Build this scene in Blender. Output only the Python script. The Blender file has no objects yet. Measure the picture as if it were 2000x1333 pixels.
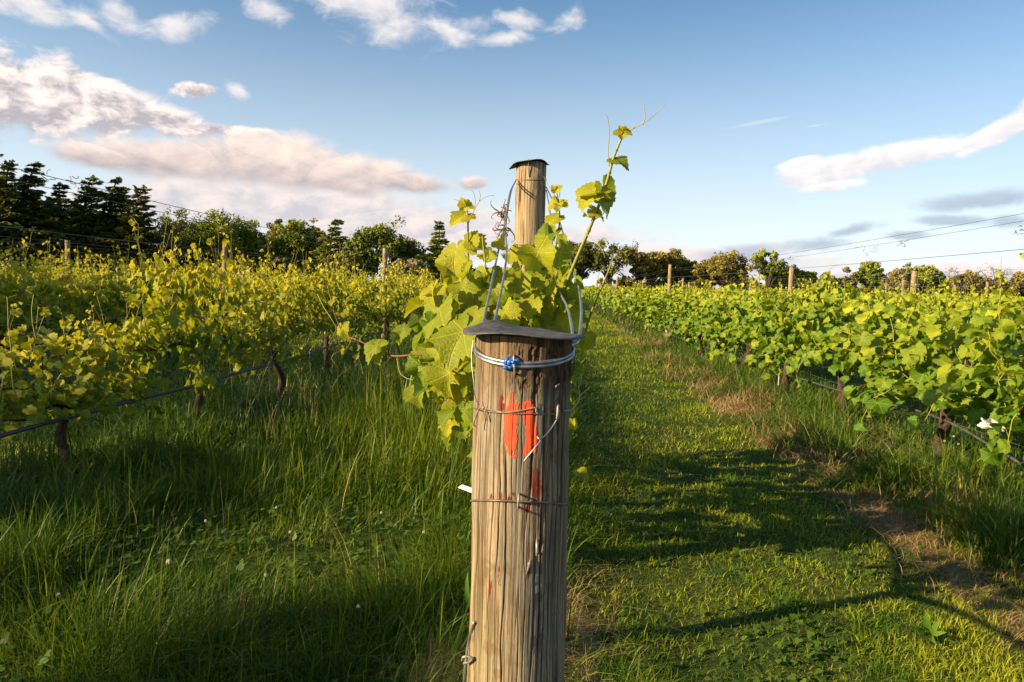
import bpy, math, random
import numpy as np
from mathutils import Vector, Matrix

scene = bpy.context.scene
COL = scene.collection
R = math.radians

# ------------------------------------------------------------------ camera
CAM_H = 1.30
YAW, PITCH, ROLL, FPX = R(3.1), R(4.4), R(1.5), 1400.0
cam_data = bpy.data.cameras.new("camera")
cam_data.sensor_width = 36.0
cam_data.lens = FPX / 2000.0 * 36.0
cam_data.clip_start = 0.05
cam_data.clip_end = 6000.0
cam = bpy.data.objects.new("camera", cam_data)
COL.objects.link(cam)
c_f = Vector((-math.sin(YAW) * math.cos(PITCH), math.cos(YAW) * math.cos(PITCH), -math.sin(PITCH)))
c_r0 = Vector((math.cos(YAW), math.sin(YAW), 0.0))
c_u0 = c_r0.cross(c_f)
c_r = c_r0 * math.cos(ROLL) + c_u0 * math.sin(ROLL)
c_u = c_u0 * math.cos(ROLL) - c_r0 * math.sin(ROLL)
cam.matrix_world = Matrix(((c_r.x, c_u.x, -c_f.x, 0.0), (c_r.y, c_u.y, -c_f.y, 0.0),
                           (c_r.z, c_u.z, -c_f.z, CAM_H), (0, 0, 0, 1)))
scene.camera = cam


def ray(px, py):
    return (c_f + c_r * ((px - 1000.0) / FPX) - c_u * ((py - 666.5) / FPX)).normalized()


def at(px, py, d):
    """The world point seen at photograph pixel (px, py), d metres along the rows."""
    v = ray(px, py)
    return Vector((0, 0, CAM_H)) + v * (d / v.y)


# ------------------------------------------------------------------ sky, sun, exposure
SUN_AZ, SUN_EL = R(-116.0), R(21.0)
scene.view_settings.view_transform = 'Standard'
scene.view_settings.look = 'None'
scene.view_settings.exposure = 1.2
scene.view_settings.gamma = 1.0
scene.view_settings.use_curve_mapping = False

sun_data = bpy.data.lights.new("sun", 'SUN')
sun_data.energy = 5.0
sun_data.angle = R(0.5)
sun_data.color = (1.0, 0.77, 0.44)
sun = bpy.data.objects.new("sun", sun_data)
COL.objects.link(sun)
sun_dir = Vector((math.sin(SUN_AZ) * math.cos(SUN_EL), math.cos(SUN_AZ) * math.cos(SUN_EL), math.sin(SUN_EL)))
sun.rotation_euler = (-sun_dir).to_track_quat('-Z', 'Y').to_euler()
sun.location = (0, 0, 30)

world = bpy.data.worlds.new("World")
scene.world = world
world.use_nodes = True
world.cycles.sampling_method = 'MANUAL'
world.cycles.sample_map_resolution = 256


class NT:
    """Small helper that writes node trees as expressions."""
    def __init__(self, tree):
        self.t = tree

    def new(self, kind, **kw):
        n = self.t.nodes.new(kind)
        for k, v in kw.items():
            setattr(n, k, v)
        return n

    def put(self, sock, v):
        if isinstance(v, bpy.types.NodeSocket):
            self.t.links.new(v, sock)
        elif v is not None:
            if isinstance(v, (tuple, list)) and len(v) == 3 and len(getattr(sock, "default_value", (0,))) == 4:
                v = (*v, 1.0)
            sock.default_value = v

    def m(self, op, a, b=None, c=None, clamp=False):
        n = self.new('ShaderNodeMath', operation=op, use_clamp=clamp)
        self.put(n.inputs[0], a)
        self.put(n.inputs[1], b)
        self.put(n.inputs[2], c)
        return n.outputs[0]

    def step(self, x, lo, hi):
        n = self.new('ShaderNodeMapRange', interpolation_type='SMOOTHSTEP')
        self.put(n.inputs[0], x)
        self.put(n.inputs[1], lo)
        self.put(n.inputs[2], hi)
        return n.outputs[0]

    def lin(self, x, a, b, c=0.0, d=1.0):
        n = self.new('ShaderNodeMapRange')
        self.put(n.inputs[0], x)
        for k, v in zip((1, 2, 3, 4), (a, b, c, d)):
            self.put(n.inputs[k], v)
        return n.outputs[0]

    def mix(self, f, a, b, blend='MIX'):
        n = self.new('ShaderNodeMix', data_type='RGBA', blend_type=blend)
        self.put(n.inputs[0], f)
        self.put(n.inputs[6], a)
        self.put(n.inputs[7], b)
        return n.outputs[2]

    def noise(self, vec, scale, detail=4.0, rough=0.55, dist=0.0, color=False):
        n = self.new('ShaderNodeTexNoise')
        self.put(n.inputs['Vector'], vec)
        self.put(n.inputs['Scale'], scale)
        self.put(n.inputs['Detail'], detail)
        self.put(n.inputs['Roughness'], rough)
        self.put(n.inputs['Distortion'], dist)
        return n.outputs[1 if color else 0]

    def xyz(self, x, y, z):
        n = self.new('ShaderNodeCombineXYZ')
        for k, v in enumerate((x, y, z)):
            self.put(n.inputs[k], v)
        return n.outputs[0]

    def sep(self, v):
        n = self.new('ShaderNodeSeparateXYZ')
        self.put(n.inputs[0], v)
        return n.outputs

    def scale(self, v, s):
        n = self.new('ShaderNodeMapping')
        self.put(n.inputs[0], v)
        n.inputs['Scale'].default_value = s
        return n.outputs[0]

    def attr(self, name, out=2):
        n = self.new('ShaderNodeAttribute', attribute_name=name)
        return n.outputs[out]


def azel(px, py):
    v = ray(px, py)
    return math.atan2(v.x, v.y), math.asin(v.z)


def build_sky():
    nt = NT(world.node_tree)
    bg = world.node_tree.nodes['Background']
    sky = nt.new('ShaderNodeTexSky', sky_type='NISHITA', sun_disc=False, sun_elevation=SUN_EL,
                 sun_rotation=SUN_AZ, altitude=50.0, air_density=1.0, dust_density=1.2, ozone_density=2.2)
    S = 0.0715
    geo = nt.new('ShaderNodeTexCoord').outputs['Generated']
    x, y, z = nt.sep(geo)
    az = nt.m('ARCTAN2', x, y)
    el = nt.m('ARCSINE', z)
    p = nt.xyz(az, nt.m('MULTIPLY', el, 1.7), 0.0)
    warp = nt.noise(p, 9.0, 7.0, 0.6, color=True)
    wx, wy, _ = nt.sep(warp)
    waz = nt.m('MULTIPLY_ADD', nt.m('SUBTRACT', wx, 0.5), 0.045, az)
    wel = nt.m('MULTIPLY_ADD', nt.m('SUBTRACT', wy, 0.5), 0.022, el)
    fine = nt.noise(p, 24.0, 9.0, 0.60, 0.5)
    big = nt.noise(p, 7.0, 5.0, 0.55, 0.2)
    # the same lumps looked up a little way towards the sun: their difference models the puffs
    p2 = nt.xyz(nt.m('ADD', az, -0.014), nt.m('MULTIPLY', nt.m('ADD', el, 0.014), 1.7), 0.0)
    fine2 = nt.noise(p2, 24.0, 9.0, 0.60, 0.5)
    puff = nt.m('SUBTRACT', fine, fine2)

    def ell(px, py, rx, ry, rot=0.0, warped=1.0):
        a0, e0 = azel(px, py)
        k = 1.0 / FPX
        c, s = math.cos(R(rot)), math.sin(R(rot))
        A = nt.m('SUBTRACT', waz if warped else az, a0)
        E_ = nt.m('SUBTRACT', wel if warped else el, e0)
        u = nt.m('MULTIPLY_ADD', A, c / (rx * k), nt.m('MULTIPLY', E_, s / (rx * k)))
        v = nt.m('MULTIPLY_ADD', E_, c / (ry * k), nt.m('MULTIPLY', A, -s / (ry * k)))
        q = nt.m('SQRT', nt.m('ADD', nt.m('MULTIPLY', u, u), nt.m('MULTIPLY', v, v)))
        return nt.m('SUBTRACT', 1.0, q), v

    def group(ells, warped=1.0):
        f = v = None
        for e in ells:
            fe, ve = ell(*e, warped=warped)
            if f is None:
                f, v = fe, ve
            else:
                v = nt.m('MAXIMUM', v, ve) if False else nt.m('ADD', nt.m('MULTIPLY', v, nt.m('GREATER_THAN', f, fe)),
                                                              nt.m('MULTIPLY', ve, nt.m('LESS_THAN', f, fe)))
                n = nt.new('ShaderNodeMath', operation='SMOOTH_MAX')
                nt.put(n.inputs[0], f); nt.put(n.inputs[1], fe); n.inputs[2].default_value = 0.35
                f = n.outputs[0]
        return f, v

    def over(base, f, v, lo, hi, amp, top, bottom, opacity=1.0, pf=2.0, vb=0.9, amp2=None):
        d = nt.m('MULTIPLY_ADD', nt.m('SUBTRACT', fine, 0.5), amp, f)
        d = nt.m('MULTIPLY_ADD', nt.m('SUBTRACT', big, 0.5), amp if amp2 is None else amp2, d)
        mask = nt.m('MULTIPLY', nt.step(d, lo, hi), opacity)
        t = nt.m('MULTIPLY_ADD', puff, pf, nt.m('MULTIPLY_ADD', v, vb * 0.5, 0.5))
        t = nt.m('MULTIPLY_ADD', nt.m('SUBTRACT', big, 0.5), 0.9, t)
        col = nt.mix(nt.m('ADD', t, 0.0, clamp=True), tuple(c / S for c in bottom), tuple(c / S for c in top))
        return nt.mix(mask, base, col)

    E_X = 0.445    # cloud radiance before exposure
    def c(*v): return tuple(E_X * q for q in v)
    # the blue of the air, a little deeper to the left, pale towards the horizon
    deep = nt.mix(nt.lin(el, 0.05, 0.42), (1.0, 1.0, 1.0), (0.64, 0.92, 1.0))
    deep = nt.mix(nt.lin(az, 0.05, 0.62), deep, nt.mix(0.5, deep, (0.66, 0.88, 0.98)))
    blue = nt.mix(1.0, sky.outputs[0], deep, 'MULTIPLY')
    g = nt.m('POWER', nt.lin(el, 0.0, 0.42, 1.0, 0.0), 1.6)
    base = nt.mix(nt.m('MULTIPLY', g, 0.80), blue, tuple(1.15 * q / S for q in c(0.92, 0.98, 1.04)))
    # low pale bank near the horizon
    f, v = group([(560, 400, 300, 48, 0), (760, 440, 260, 40, 3), (420, 400, 130, 26, 0), (980, 470, 240, 30, 3), (1330, 515, 260, 30, 2), (1850, 545, 300, 20, 2)])
    base = over(base, f, v, -0.45, 0.5, 1.4, c(1.00, 0.86, 0.81), c(0.66, 0.63, 0.68), 0.9, 2.6)
    # grey low clouds on the right
    f, v = group([(1945, 385, 130, 20, 4), (1850, 430, 70, 11, 0), (1955, 432, 40, 14, 0), (1450, 495, 110, 20, 4),
                  (1595, 480, 70, 15, 3), (1770, 462, 45, 9, 0), (1672, 452, 45, 11, 12)])
    base = over(base, f, v, -0.1, 0.75, 1.2, c(0.52, 0.60, 0.72), c(0.40, 0.48, 0.60), 0.8, 1.0)
    # wisps high up
    f, v = group([(745, 18, 175, 44, -6), (345, 52, 62, 22, 14), (520, 24, 48, 26, -18), (1012, 38, 48, 16, -6),
                  (1105, 38, 34, 20, 20), (35, 8, 95, 16, 0), (230, 20, 40, 22, -30), (165, 42, 52, 9, -25), (465, 178, 24, 12, -30), (850, 50, 90, 20, -20), (975, 80, 50, 12, 8)])
    base = over(base, f, v, -0.25, 0.95, 2.2, c(0.98, 0.93, 0.91), c(0.72, 0.72, 0.77), 0.92, 2.2)
    # piled cumulus at the left
    f, v = group([(20, 178, 130, 66, -8), (170, 192, 150, 50, -10), (290, 226, 130, 26, -8), (430, 252, 105, 12, -3), (385, 172, 42, 14, 6), (-90, 175, 130, 70, 0)])
    base = over(base, f, v, -0.12, 0.42, 1.5, c(1.14, 0.99, 0.92), c(0.54, 0.50, 0.54), 1.0, 4.2, 1.3, 0.5)
    # the long rosy bank
    f, v = group([(190, 302, 95, 24, 0), (330, 308, 170, 40, 0), (530, 312, 190, 52, 0), (680, 338, 150, 44, -3), (800, 356, 110, 22, -3), (925, 356, 34, 15, 0)])
    base = over(base, f, v, -0.08, 0.50, 0.7, c(1.10, 0.90, 0.79), c(0.56, 0.49, 0.50), 1.0, 1.2, 1.3, 0.5)
    # smooth lens cloud at the right
    f, v = group([(1620, 335, 100, 30, 8), (1735, 309, 140, 26, 9), (1880, 283, 95, 11, 14), (1968, 248, 85, 20, 28), (2050, 192, 80, 26, 32), (1635, 362, 66, 11, 6), (1560, 318, 40, 10, 14)], 0.0)
    base = over(base, f, v, -0.02, 0.42, 0.62, c(1.16, 1.10, 1.06), c(0.80, 0.79, 0.84), 1.0, 1.6, 1.1)
    f, v = group([(1480, 240, 70, 5, 8), (1592, 246, 26, 4, 4), (1660, 325, 60, 6, 10)], 0.0)
    base = over(base, f, v, 0.0, 0.9, 0.6, c(1.0, 1.0, 1.0), c(0.9, 0.92, 0.95), 0.35, 0.5)
    nt.t.links.new(base, bg.inputs[0])
    bg.inputs[1].default_value = S


build_sky()


# ------------------------------------------------------------------ numpy mesh tools
def vnoise(x, y, seed=0):
    """Smooth value noise in 0..1 on numpy arrays."""
    rs = np.random.RandomState(seed)
    tab = rs.rand(256, 256)
    xi, yi = np.floor(x).astype(int), np.floor(y).astype(int)
    fx, fy = x - xi, y - yi
    fx, fy = fx * fx * (3 - 2 * fx), fy * fy * (3 - 2 * fy)
    a, b = tab[xi % 256, yi % 256], tab[(xi + 1) % 256, yi % 256]
    c, d = tab[xi % 256, (yi + 1) % 256], tab[(xi + 1) % 256, (yi + 1) % 256]
    return (a * (1 - fx) + b * fx) * (1 - fy) + (c * (1 - fx) + d * fx) * fy


def fbm(x, y, seed=0, octaves=4, gain=0.5):
    s, a, n = 0.0, 1.0, 0.0
    for k in range(octaves):
        s = s + a * vnoise(x * 2 ** k + 17.3 * k, y * 2 ** k + 5.1 * k, seed + k)
        n += a
        a *= gain
    return s / n


def ss(x, lo, hi):
    t = np.clip((x - lo) / (hi - lo), 0, 1)
    return t * t * (3 - 2 * t)


class Geo:
    """Collects pieces (verts, polygons of one size per array) for ONE mesh."""
    def __init__(self):
        self.v, self.f, self.tint, self.uv, self.mi, self.n = [], [], [], [], [], 0

    def add(self, v, faces, tint=0.5, uv=None, mi=0):
        v = np.asarray(v, dtype=np.float32).reshape(-1, 3)
        for f in (faces if isinstance(faces, list) else [faces]):
            f = np.asarray(f, dtype=np.int64)
            if f.size:
                self.f.append(f + self.n)
                self.mi.append(np.full(len(f), mi, dtype=np.int32))
        self.v.append(v)
        t = np.broadcast_to(np.asarray(tint, dtype=np.float32), (len(v),))
        self.tint.append(t)
        self.uv.append(np.zeros((len(v), 2), np.float32) if uv is None else np.asarray(uv, np.float32))
        self.n += len(v)

    def mesh(self, name, mats, smooth=True):
        me = bpy.data.meshes.new(name)
        v = np.concatenate(self.v)
        sizes = np.concatenate([np.full(len(f), f.shape[1], np.int64) for f in self.f])
        loops = np.concatenate([f.ravel() for f in self.f])
        mi = np.concatenate(self.mi)
        me.vertices.add(len(v))
        me.vertices.foreach_set("co", v.ravel())
        me.loops.add(len(loops))
        me.loops.foreach_set("vertex_index", loops.astype(np.int32))
        me.polygons.add(len(sizes))
        starts = np.zeros(len(sizes), np.int64)
        starts[1:] = np.cumsum(sizes)[:-1]
        me.polygons.foreach_set("loop_start", starts.astype(np.int32))
        me.polygons.foreach_set("material_index", mi)
        me.polygons.foreach_set("use_smooth", np.full(len(sizes), smooth))
        a = me.attributes.new("tint", 'FLOAT', 'POINT')
        a.data.foreach_set("value", np.concatenate(self.tint))
        u = me.attributes.new("leaf_uv", 'FLOAT_VECTOR', 'POINT')
        uv = np.concatenate(self.uv)
        u.data.foreach_set("vector", np.concatenate([uv, np.zeros((len(uv), 1), np.float32)], 1).ravel())
        for m in (mats if isinstance(mats, (list, tuple)) else [mats]):
            me.materials.append(m)
        me.update(calc_edges=True)
        return me

    def obj(self, name, mats, parent=None, smooth=True, **props):
        return link(name, self.mesh(name, mats, smooth), parent, **props)


def link(name, data, parent=None, **props):
    o = bpy.data.objects.new(name, data)
    COL.objects.link(o)
    if parent is not None:
        o.parent = parent
    for k, v in props.items():
        o[k] = v
    return o


def tube(pts, rad, sides=6, closed=False, cap=True):
    """Verts and faces of a tube along pts."""
    P = np.asarray(pts, float)
    n = len(P)
    r = np.broadcast_to(np.asarray(rad, float), (n,))
    if closed:
        T = np.roll(P, -1, 0) - np.roll(P, 1, 0)
    else:
        T = np.gradient(P, axis=0)
    T /= np.linalg.norm(T, axis=1, keepdims=True) + 1e-12
    N = np.zeros_like(P)
    ref = np.array([0, 0, 1.0]) if abs(T[0, 2]) < 0.9 else np.array([1.0, 0, 0])
    prev = ref - T[0] * (ref @ T[0])
    for i in range(n):
        prev = prev - T[i] * (prev @ T[i])
        prev /= np.linalg.norm(prev) + 1e-12
        N[i] = prev
    B = np.cross(T, N)
    a = np.arange(sides) / sides * 2 * np.pi
    V = P[:, None] + (N[:, None] * np.cos(a)[None, :, None] + B[:, None] * np.sin(a)[None, :, None]) * r[:, None, None]
    i = np.arange(n if closed else n - 1)[:, None]
    j = np.arange(sides)[None, :]
    i2, j2 = (i + 1) % n, (j + 1) % sides
    F = np.stack([(i * sides + j), (i * sides + j2), (i2 * sides + j2), (i2 * sides + j)], -1).reshape(-1, 4)
    faces = [F]
    if cap and not closed:
        faces.append(np.array([list(range(sides))[::-1]]))
        faces.append(np.array([[(n - 1) * sides + k for k in range(sides)]]))
    return V.reshape(-1, 3), faces


def spline(pts, n=8):
    """Catmull-Rom through pts, n samples a span."""
    P = np.asarray([tuple(p) for p in pts], float)
    P = np.concatenate([2 * P[:1] - P[1:2], P, 2 * P[-1:] - P[-2:-1]])
    out = []
    t = np.linspace(0, 1, n, endpoint=False)[:, None]
    for i in range(1, len(P) - 2):
        a, b, c, d = P[i - 1], P[i], P[i + 1], P[i + 2]
        out.append(0.5 * (2 * b + (c - a) * t + (2 * a - 5 * b + 4 * c - d) * t * t + (3 * b - 3 * c + d - a) * t ** 3))
    out.append(P[-2:-1])
    return np.concatenate(out)


# ------------------------------------------------------------------ materials
def material(name):
    m = bpy.data.materials.new(name)
    m.use_nodes = True
    nt = NT(m.node_tree)
    b = m.node_tree.nodes['Principled BSDF']
    return m, nt, b


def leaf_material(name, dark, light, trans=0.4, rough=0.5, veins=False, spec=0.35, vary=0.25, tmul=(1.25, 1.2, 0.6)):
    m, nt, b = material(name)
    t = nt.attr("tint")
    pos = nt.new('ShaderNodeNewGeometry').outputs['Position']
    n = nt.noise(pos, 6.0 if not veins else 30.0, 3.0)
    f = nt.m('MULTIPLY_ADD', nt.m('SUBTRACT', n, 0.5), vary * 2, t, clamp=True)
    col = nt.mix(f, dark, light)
    if veins:
        uv = nt.attr("leaf_uv", 1)
        x, y, _ = nt.sep(uv)
        ang = nt.m('ARCTAN2', nt.m('ABSOLUTE', x), y)
        rad = nt.m('SQRT', nt.m('ADD', nt.m('MULTIPLY', x, x), nt.m('MULTIPLY', y, y)))
        best = None
        for a in (0.0, 0.87, 1.87):
            d = nt.m('MULTIPLY', nt.m('ABSOLUTE', nt.m('SUBTRACT', ang, a)), rad)
            best = d if best is None else nt.m('MINIMUM', best, d)
        main = nt.step(best, 0.035, 0.012)
        # side veins slant off each main vein
        side = nt.m('ABSOLUTE', nt.m('SUBTRACT', nt.m('FRACT', nt.m('MULTIPLY', nt.m('SUBTRACT', rad, nt.m('MULTIPLY', best, 1.0)), 7.5)), 0.5))
        sv = nt.m('MULTIPLY', nt.step(side, 0.12, 0.03), 0.35)
        vein = nt.m('MAXIMUM', main, sv)
        col = nt.mix(nt.m('MULTIPLY', vein, 0.26), col, tuple(min(1, c * 1.35 + 0.03) for c in light))
        spot = nt.step(nt.noise(pos, 70.0, 3.0, 0.6), 0.66, 0.74)
        col = nt.mix(nt.m('MULTIPLY', spot, 0.55), col, (0.30, 0.20, 0.05))
        net = nt.new('ShaderNodeTexVoronoi', feature='DISTANCE_TO_EDGE')
        nt.put(net.inputs['Vector'], uv)
        net.inputs['Scale'].default_value = 11.0
        bump = nt.new('ShaderNodeBump')
        bump.inputs['Strength'].default_value = 0.7
        bump.inputs['Distance'].default_value = 0.004
        h = nt.m('SUBTRACT', nt.m('MINIMUM', net.outputs[0], 0.25), nt.m('MULTIPLY', vein, 0.35))
        nt.put(bump.inputs['Height'], h)
        nt.put(b.inputs['Normal'], bump.outputs[0])
    nt.put(b.inputs['Base Color'], col)
    b.inputs['Roughness'].default_value = rough
    b.inputs['Specular IOR Level'].default_value = spec
    tr = nt.new('ShaderNodeBsdfTranslucent')
    nt.put(tr.inputs[0], nt.mix(1.0, col, tmul, 'MULTIPLY'))
    mx = nt.new('ShaderNodeMixShader')
    mx.inputs[0].default_value = trans
    nt.put(mx.inputs[1], b.outputs[0])
    nt.put(mx.inputs[2], tr.outputs[0])
    nt.t.links.new(mx.outputs[0], m.node_tree.nodes['Material Output'].inputs[0])
    return m


def plain_material(name, col, rough=0.6, metal=0.0, col2=None, scale=20.0, spec=0.5, bump=0.0, stretch=(1, 1, 1)):
    m, nt, b = material(name)
    co = nt.new('ShaderNodeTexCoord').outputs['Object']
    n = nt.noise(nt.scale(co, stretch), scale, 5.0)
    nt.put(b.inputs['Base Color'], nt.mix(nt.step(n, 0.35, 0.65), col, col2 or tuple(c * 0.6 for c in col)))
    b.inputs['Roughness'].default_value = rough
    b.inputs['Metallic'].default_value = metal
    b.inputs['Specular IOR Level'].default_value = spec
    if bump:
        bp = nt.new('ShaderNodeBump')
        bp.inputs['Strength'].default_value = bump
        bp.inputs['Distance'].default_value = 0.01
        nt.put(bp.inputs['Height'], n)
        nt.put(b.inputs['Normal'], bp.outputs[0])
    return m


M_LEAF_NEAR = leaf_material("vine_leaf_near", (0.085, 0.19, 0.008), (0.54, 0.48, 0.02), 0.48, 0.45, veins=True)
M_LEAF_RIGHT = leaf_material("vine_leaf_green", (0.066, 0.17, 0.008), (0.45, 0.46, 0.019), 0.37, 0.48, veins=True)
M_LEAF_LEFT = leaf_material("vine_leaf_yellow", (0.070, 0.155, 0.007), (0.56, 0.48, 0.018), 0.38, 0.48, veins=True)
M_LEAF_FAR = leaf_material("vine_leaf_far", (0.072, 0.16, 0.008), (0.45, 0.43, 0.02), 0.36, 0.5)
M_SHOOT = leaf_material("green_shoot", (0.16, 0.20, 0.03), (0.40, 0.34, 0.06), 0.1, 0.5)
M_TENDRIL = leaf_material("tendril", (0.30, 0.26, 0.05), (0.42, 0.34, 0.05), 0.1, 0.5)
M_CANE = plain_material("brown_cane", (0.22, 0.10, 0.045), 0.7, col2=(0.12, 0.06, 0.03), scale=40)
M_BARK = plain_material("vine_bark", (0.095, 0.060, 0.040), 0.9, col2=(0.030, 0.019, 0.014), scale=30, bump=0.9, stretch=(3, 3, 0.5), spec=0.2)
M_GRASS_MOWN = leaf_material("mown_grass", (0.066, 0.145, 0.007), (0.47, 0.48, 0.028), 0.35, 0.55, spec=0.25)
M_GRASS_TALL = leaf_material("tall_grass", (0.034, 0.090, 0.006), (0.24, 0.29, 0.022), 0.35, 0.5, spec=0.3)
M_STRAW = leaf_material("dry_straw", (0.13, 0.080, 0.035), (0.44, 0.31, 0.145), 0.15, 0.7, spec=0.2, tmul=(1, 0.9, 0.7))
M_CLOVER = leaf_material("clover", (0.035, 0.085, 0.008), (0.13, 0.20, 0.018), 0.3, 0.5, spec=0.25)
M_WEED = leaf_material("broad_weed", (0.06, 0.15, 0.015), (0.16, 0.26, 0.03), 0.3, 0.45)
M_WIRE = plain_material("galvanised_wire", (0.42, 0.43, 0.44), 0.45, 0.85, col2=(0.26, 0.26, 0.27), scale=60)
M_WIRE_OLD = plain_material("weathered_wire", (0.20, 0.18, 0.16), 0.6, 0.6, col2=(0.12, 0.09, 0.07), scale=60)
M_RUST = plain_material("rusty_wire", (0.20, 0.12, 0.07), 0.7, 0.4, col2=(0.30, 0.24, 0.19), scale=90)
M_STAPLE = plain_material("staple_steel", (0.40, 0.37, 0.34), 0.55, 0.5, col2=(0.20, 0.16, 0.13), scale=120)
M_HOSE = plain_material("black_hose", (0.022, 0.022, 0.025), 0.5, col2=(0.045, 0.043, 0.045), scale=40)
M_HOSE_GREY = plain_material("dusty_hose", (0.035, 0.035, 0.038), 0.55, col2=(0.085, 0.08, 0.078), scale=40)
M_CAP = plain_material("cap_sheet", (0.060, 0.058, 0.060), 0.6, 0.3, col2=(0.11, 0.10, 0.095), scale=45, bump=0.5)
M_BLUE = plain_material("blue_plastic", (0.02, 0.14, 0.55), 0.4, col2=(0.015, 0.10, 0.40), scale=200)
M_WHITE = plain_material("white_plastic", (0.75, 0.73, 0.70), 0.5, col2=(0.66, 0.64, 0.60), scale=40)
M_FLOWER = plain_material("clover_flower", (0.50, 0.46, 0.40), 0.8, col2=(0.34, 0.26, 0.20), scale=300)


def wood_material():
    """Weathered round timber for the trellis posts: streaks along the grain, checks and grey patches."""
    m, nt, b = material("post_timber")
    co = nt.new('ShaderNodeTexCoord').outputs['Object']
    oi = nt.new('ShaderNodeObjectInfo').outputs['Random']
    off = nt.new('ShaderNodeVectorMath', operation='ADD')
    nt.put(off.inputs[0], co)
    nt.put(off.inputs[1], nt.xyz(nt.m('MULTIPLY', oi, 7.0), 0.0, nt.m('MULTIPLY', oi, 31.0)))
    st = nt.noise(nt.scale(off.outputs[0], (1, 1, 0.035)), 150.0, 5.0, 0.6)
    patch = nt.noise(nt.scale(off.outputs[0], (1, 1, 0.4)), 14.0, 5.0, 0.6, 0.6)
    crack = nt.noise(nt.scale(off.outputs[0], (1, 1, 0.02)), 70.0, 2.0, 0.4)
    col = nt.mix(nt.step(st, 0.3, 0.7), (0.17, 0.118, 0.072), (0.47, 0.345, 0.205))
    col = nt.mix(nt.m('MULTIPLY', nt.step(patch, 0.48, 0.66), 0.75), col, (0.14, 0.105, 0.078))
    dark = nt.step(nt.m('ABSOLUTE', nt.m('SUBTRACT', crack, 0.5)), 0.022, 0.004)
    col = nt.mix(nt.m('MULTIPLY', dark, 0.9), col, (0.035, 0.02, 0.012))
    nt.put(b.inputs['Base Color'], col)
    b.inputs['Roughness'].default_value = 0.85
    b.inputs['Specular IOR Level'].default_value = 0.15
    bp = nt.new('ShaderNodeBump')
    bp.inputs['Strength'].default_value = 0.8
    bp.inputs['Distance'].default_value = 0.004
    nt.put(bp.inputs['Height'], nt.m('SUBTRACT', st, dark))
    nt.put(b.inputs['Normal'], bp.outputs[0])
    return m


M_WOOD = wood_material()


# ------------------------------------------------------------------ ground
ROW0 = -0.05
GAP = 2.85
ROWS = {k: ROW0 + GAP * k for k in range(-9, 13)}


def gz(x, y):
    x = np.asarray(x, float)
    y = np.asarray(y, float)
    k = np.round((x - ROW0) / GAP)
    dx = x - ROW0 - k * GAP
    near = np.clip(1.2 - np.hypot(x, y - 5) / 60.0, 0, 1)
    z = 0.07 * np.exp(-(dx / 0.42) ** 2) + near * 0.05 * (fbm(x * 0.9, y * 0.9, 3) - 0.5)
    e = np.exp(-((x - 2.36) / 0.22) ** 2) * near
    z = z + e * 0.10 * ss(fbm(x * 3.1, y * 2.2, 11, 3), 0.45, 0.75)
    for (mx, my, r, h) in ((2.42, 4.25, 0.20, 0.14), (2.15, 5.35, 0.22, 0.06), (2.02, 7.6, 0.30, 0.12)):
        z = z + h * np.exp(-((x - mx) ** 2 + (y - my) ** 2) / (r * r)) * (0.75 + 0.5 * fbm(x * 9, y * 9, 5))
    z = z + near * 0.015 * (fbm(x * 7, y * 7, 8) - 0.5)
    return z


def build_ground():
    def axis(a, b, step, far, n):
        core = np.arange(a, b + 1e-6, step)
        g = np.geomspace(1.0, far, n)
        return np.concatenate([(a - g)[::-1], core, b + g])
    xs = axis(-7, 7, 0.06, 2500, 22)
    ys = axis(1.0, 18, 0.06, 2500, 26)
    X, Y = np.meshgrid(xs, ys, indexing='ij')
    Z = gz(X, Y)
    nx, ny = len(xs), len(ys)
    v = np.stack([X, Y, Z], -1).reshape(-1, 3)
    i = np.arange(nx - 1)[:, None] * ny + np.arange(ny - 1)[None, :]
    f = np.stack([i, i + ny, i + ny + 1, i + 1], -1).reshape(-1, 4)
    dry = dryness(X, Y).ravel()
    g = Geo()
    g.add(v, f, dry)
    m, nt, b = material("ground")
    pos = nt.new('ShaderNodeNewGeometry').outputs['Position']
    n1 = nt.noise(pos, 18.0, 6.0, 0.65)
    n2 = nt.noise(pos, 2.2, 4.0)
    green = nt.mix(nt.step(n1, 0.35, 0.65), (0.030, 0.042, 0.010), (0.075, 0.105, 0.018))
    green = nt.mix(nt.m('MULTIPLY', nt.step(n2, 0.5, 0.7), 0.5), green, (0.07, 0.05, 0.025))
    n3 = nt.noise(pos, 90.0, 6.0, 0.7)
    soil = nt.mix(nt.step(n3, 0.3, 0.7), (0.12, 0.065, 0.032), (0.34, 0.21, 0.11))
    d = nt.attr("tint")
    d = nt.step(nt.m('MULTIPLY_ADD', nt.m('SUBTRACT', n1, 0.5), 0.7, d), 0.35, 0.65)
    nt.put(b.inputs['Base Color'], nt.mix(d, green, soil))
    b.inputs['Roughness'].default_value = 0.95
    b.inputs['Specular IOR Level'].default_value = 0.1
    bp = nt.new('ShaderNodeBump')
    bp.inputs['Strength'].default_value = 0.8
    bp.inputs['Distance'].default_value = 0.03
    nt.put(bp.inputs['Height'], nt.m('ADD', n1, nt.m('MULTIPLY', n3, 0.4)))
    nt.put(b.inputs['Normal'], bp.outputs[0])
    g.obj("ground", m, kind="structure", label="grassy vineyard ground with bare soil along the vine rows")


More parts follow.
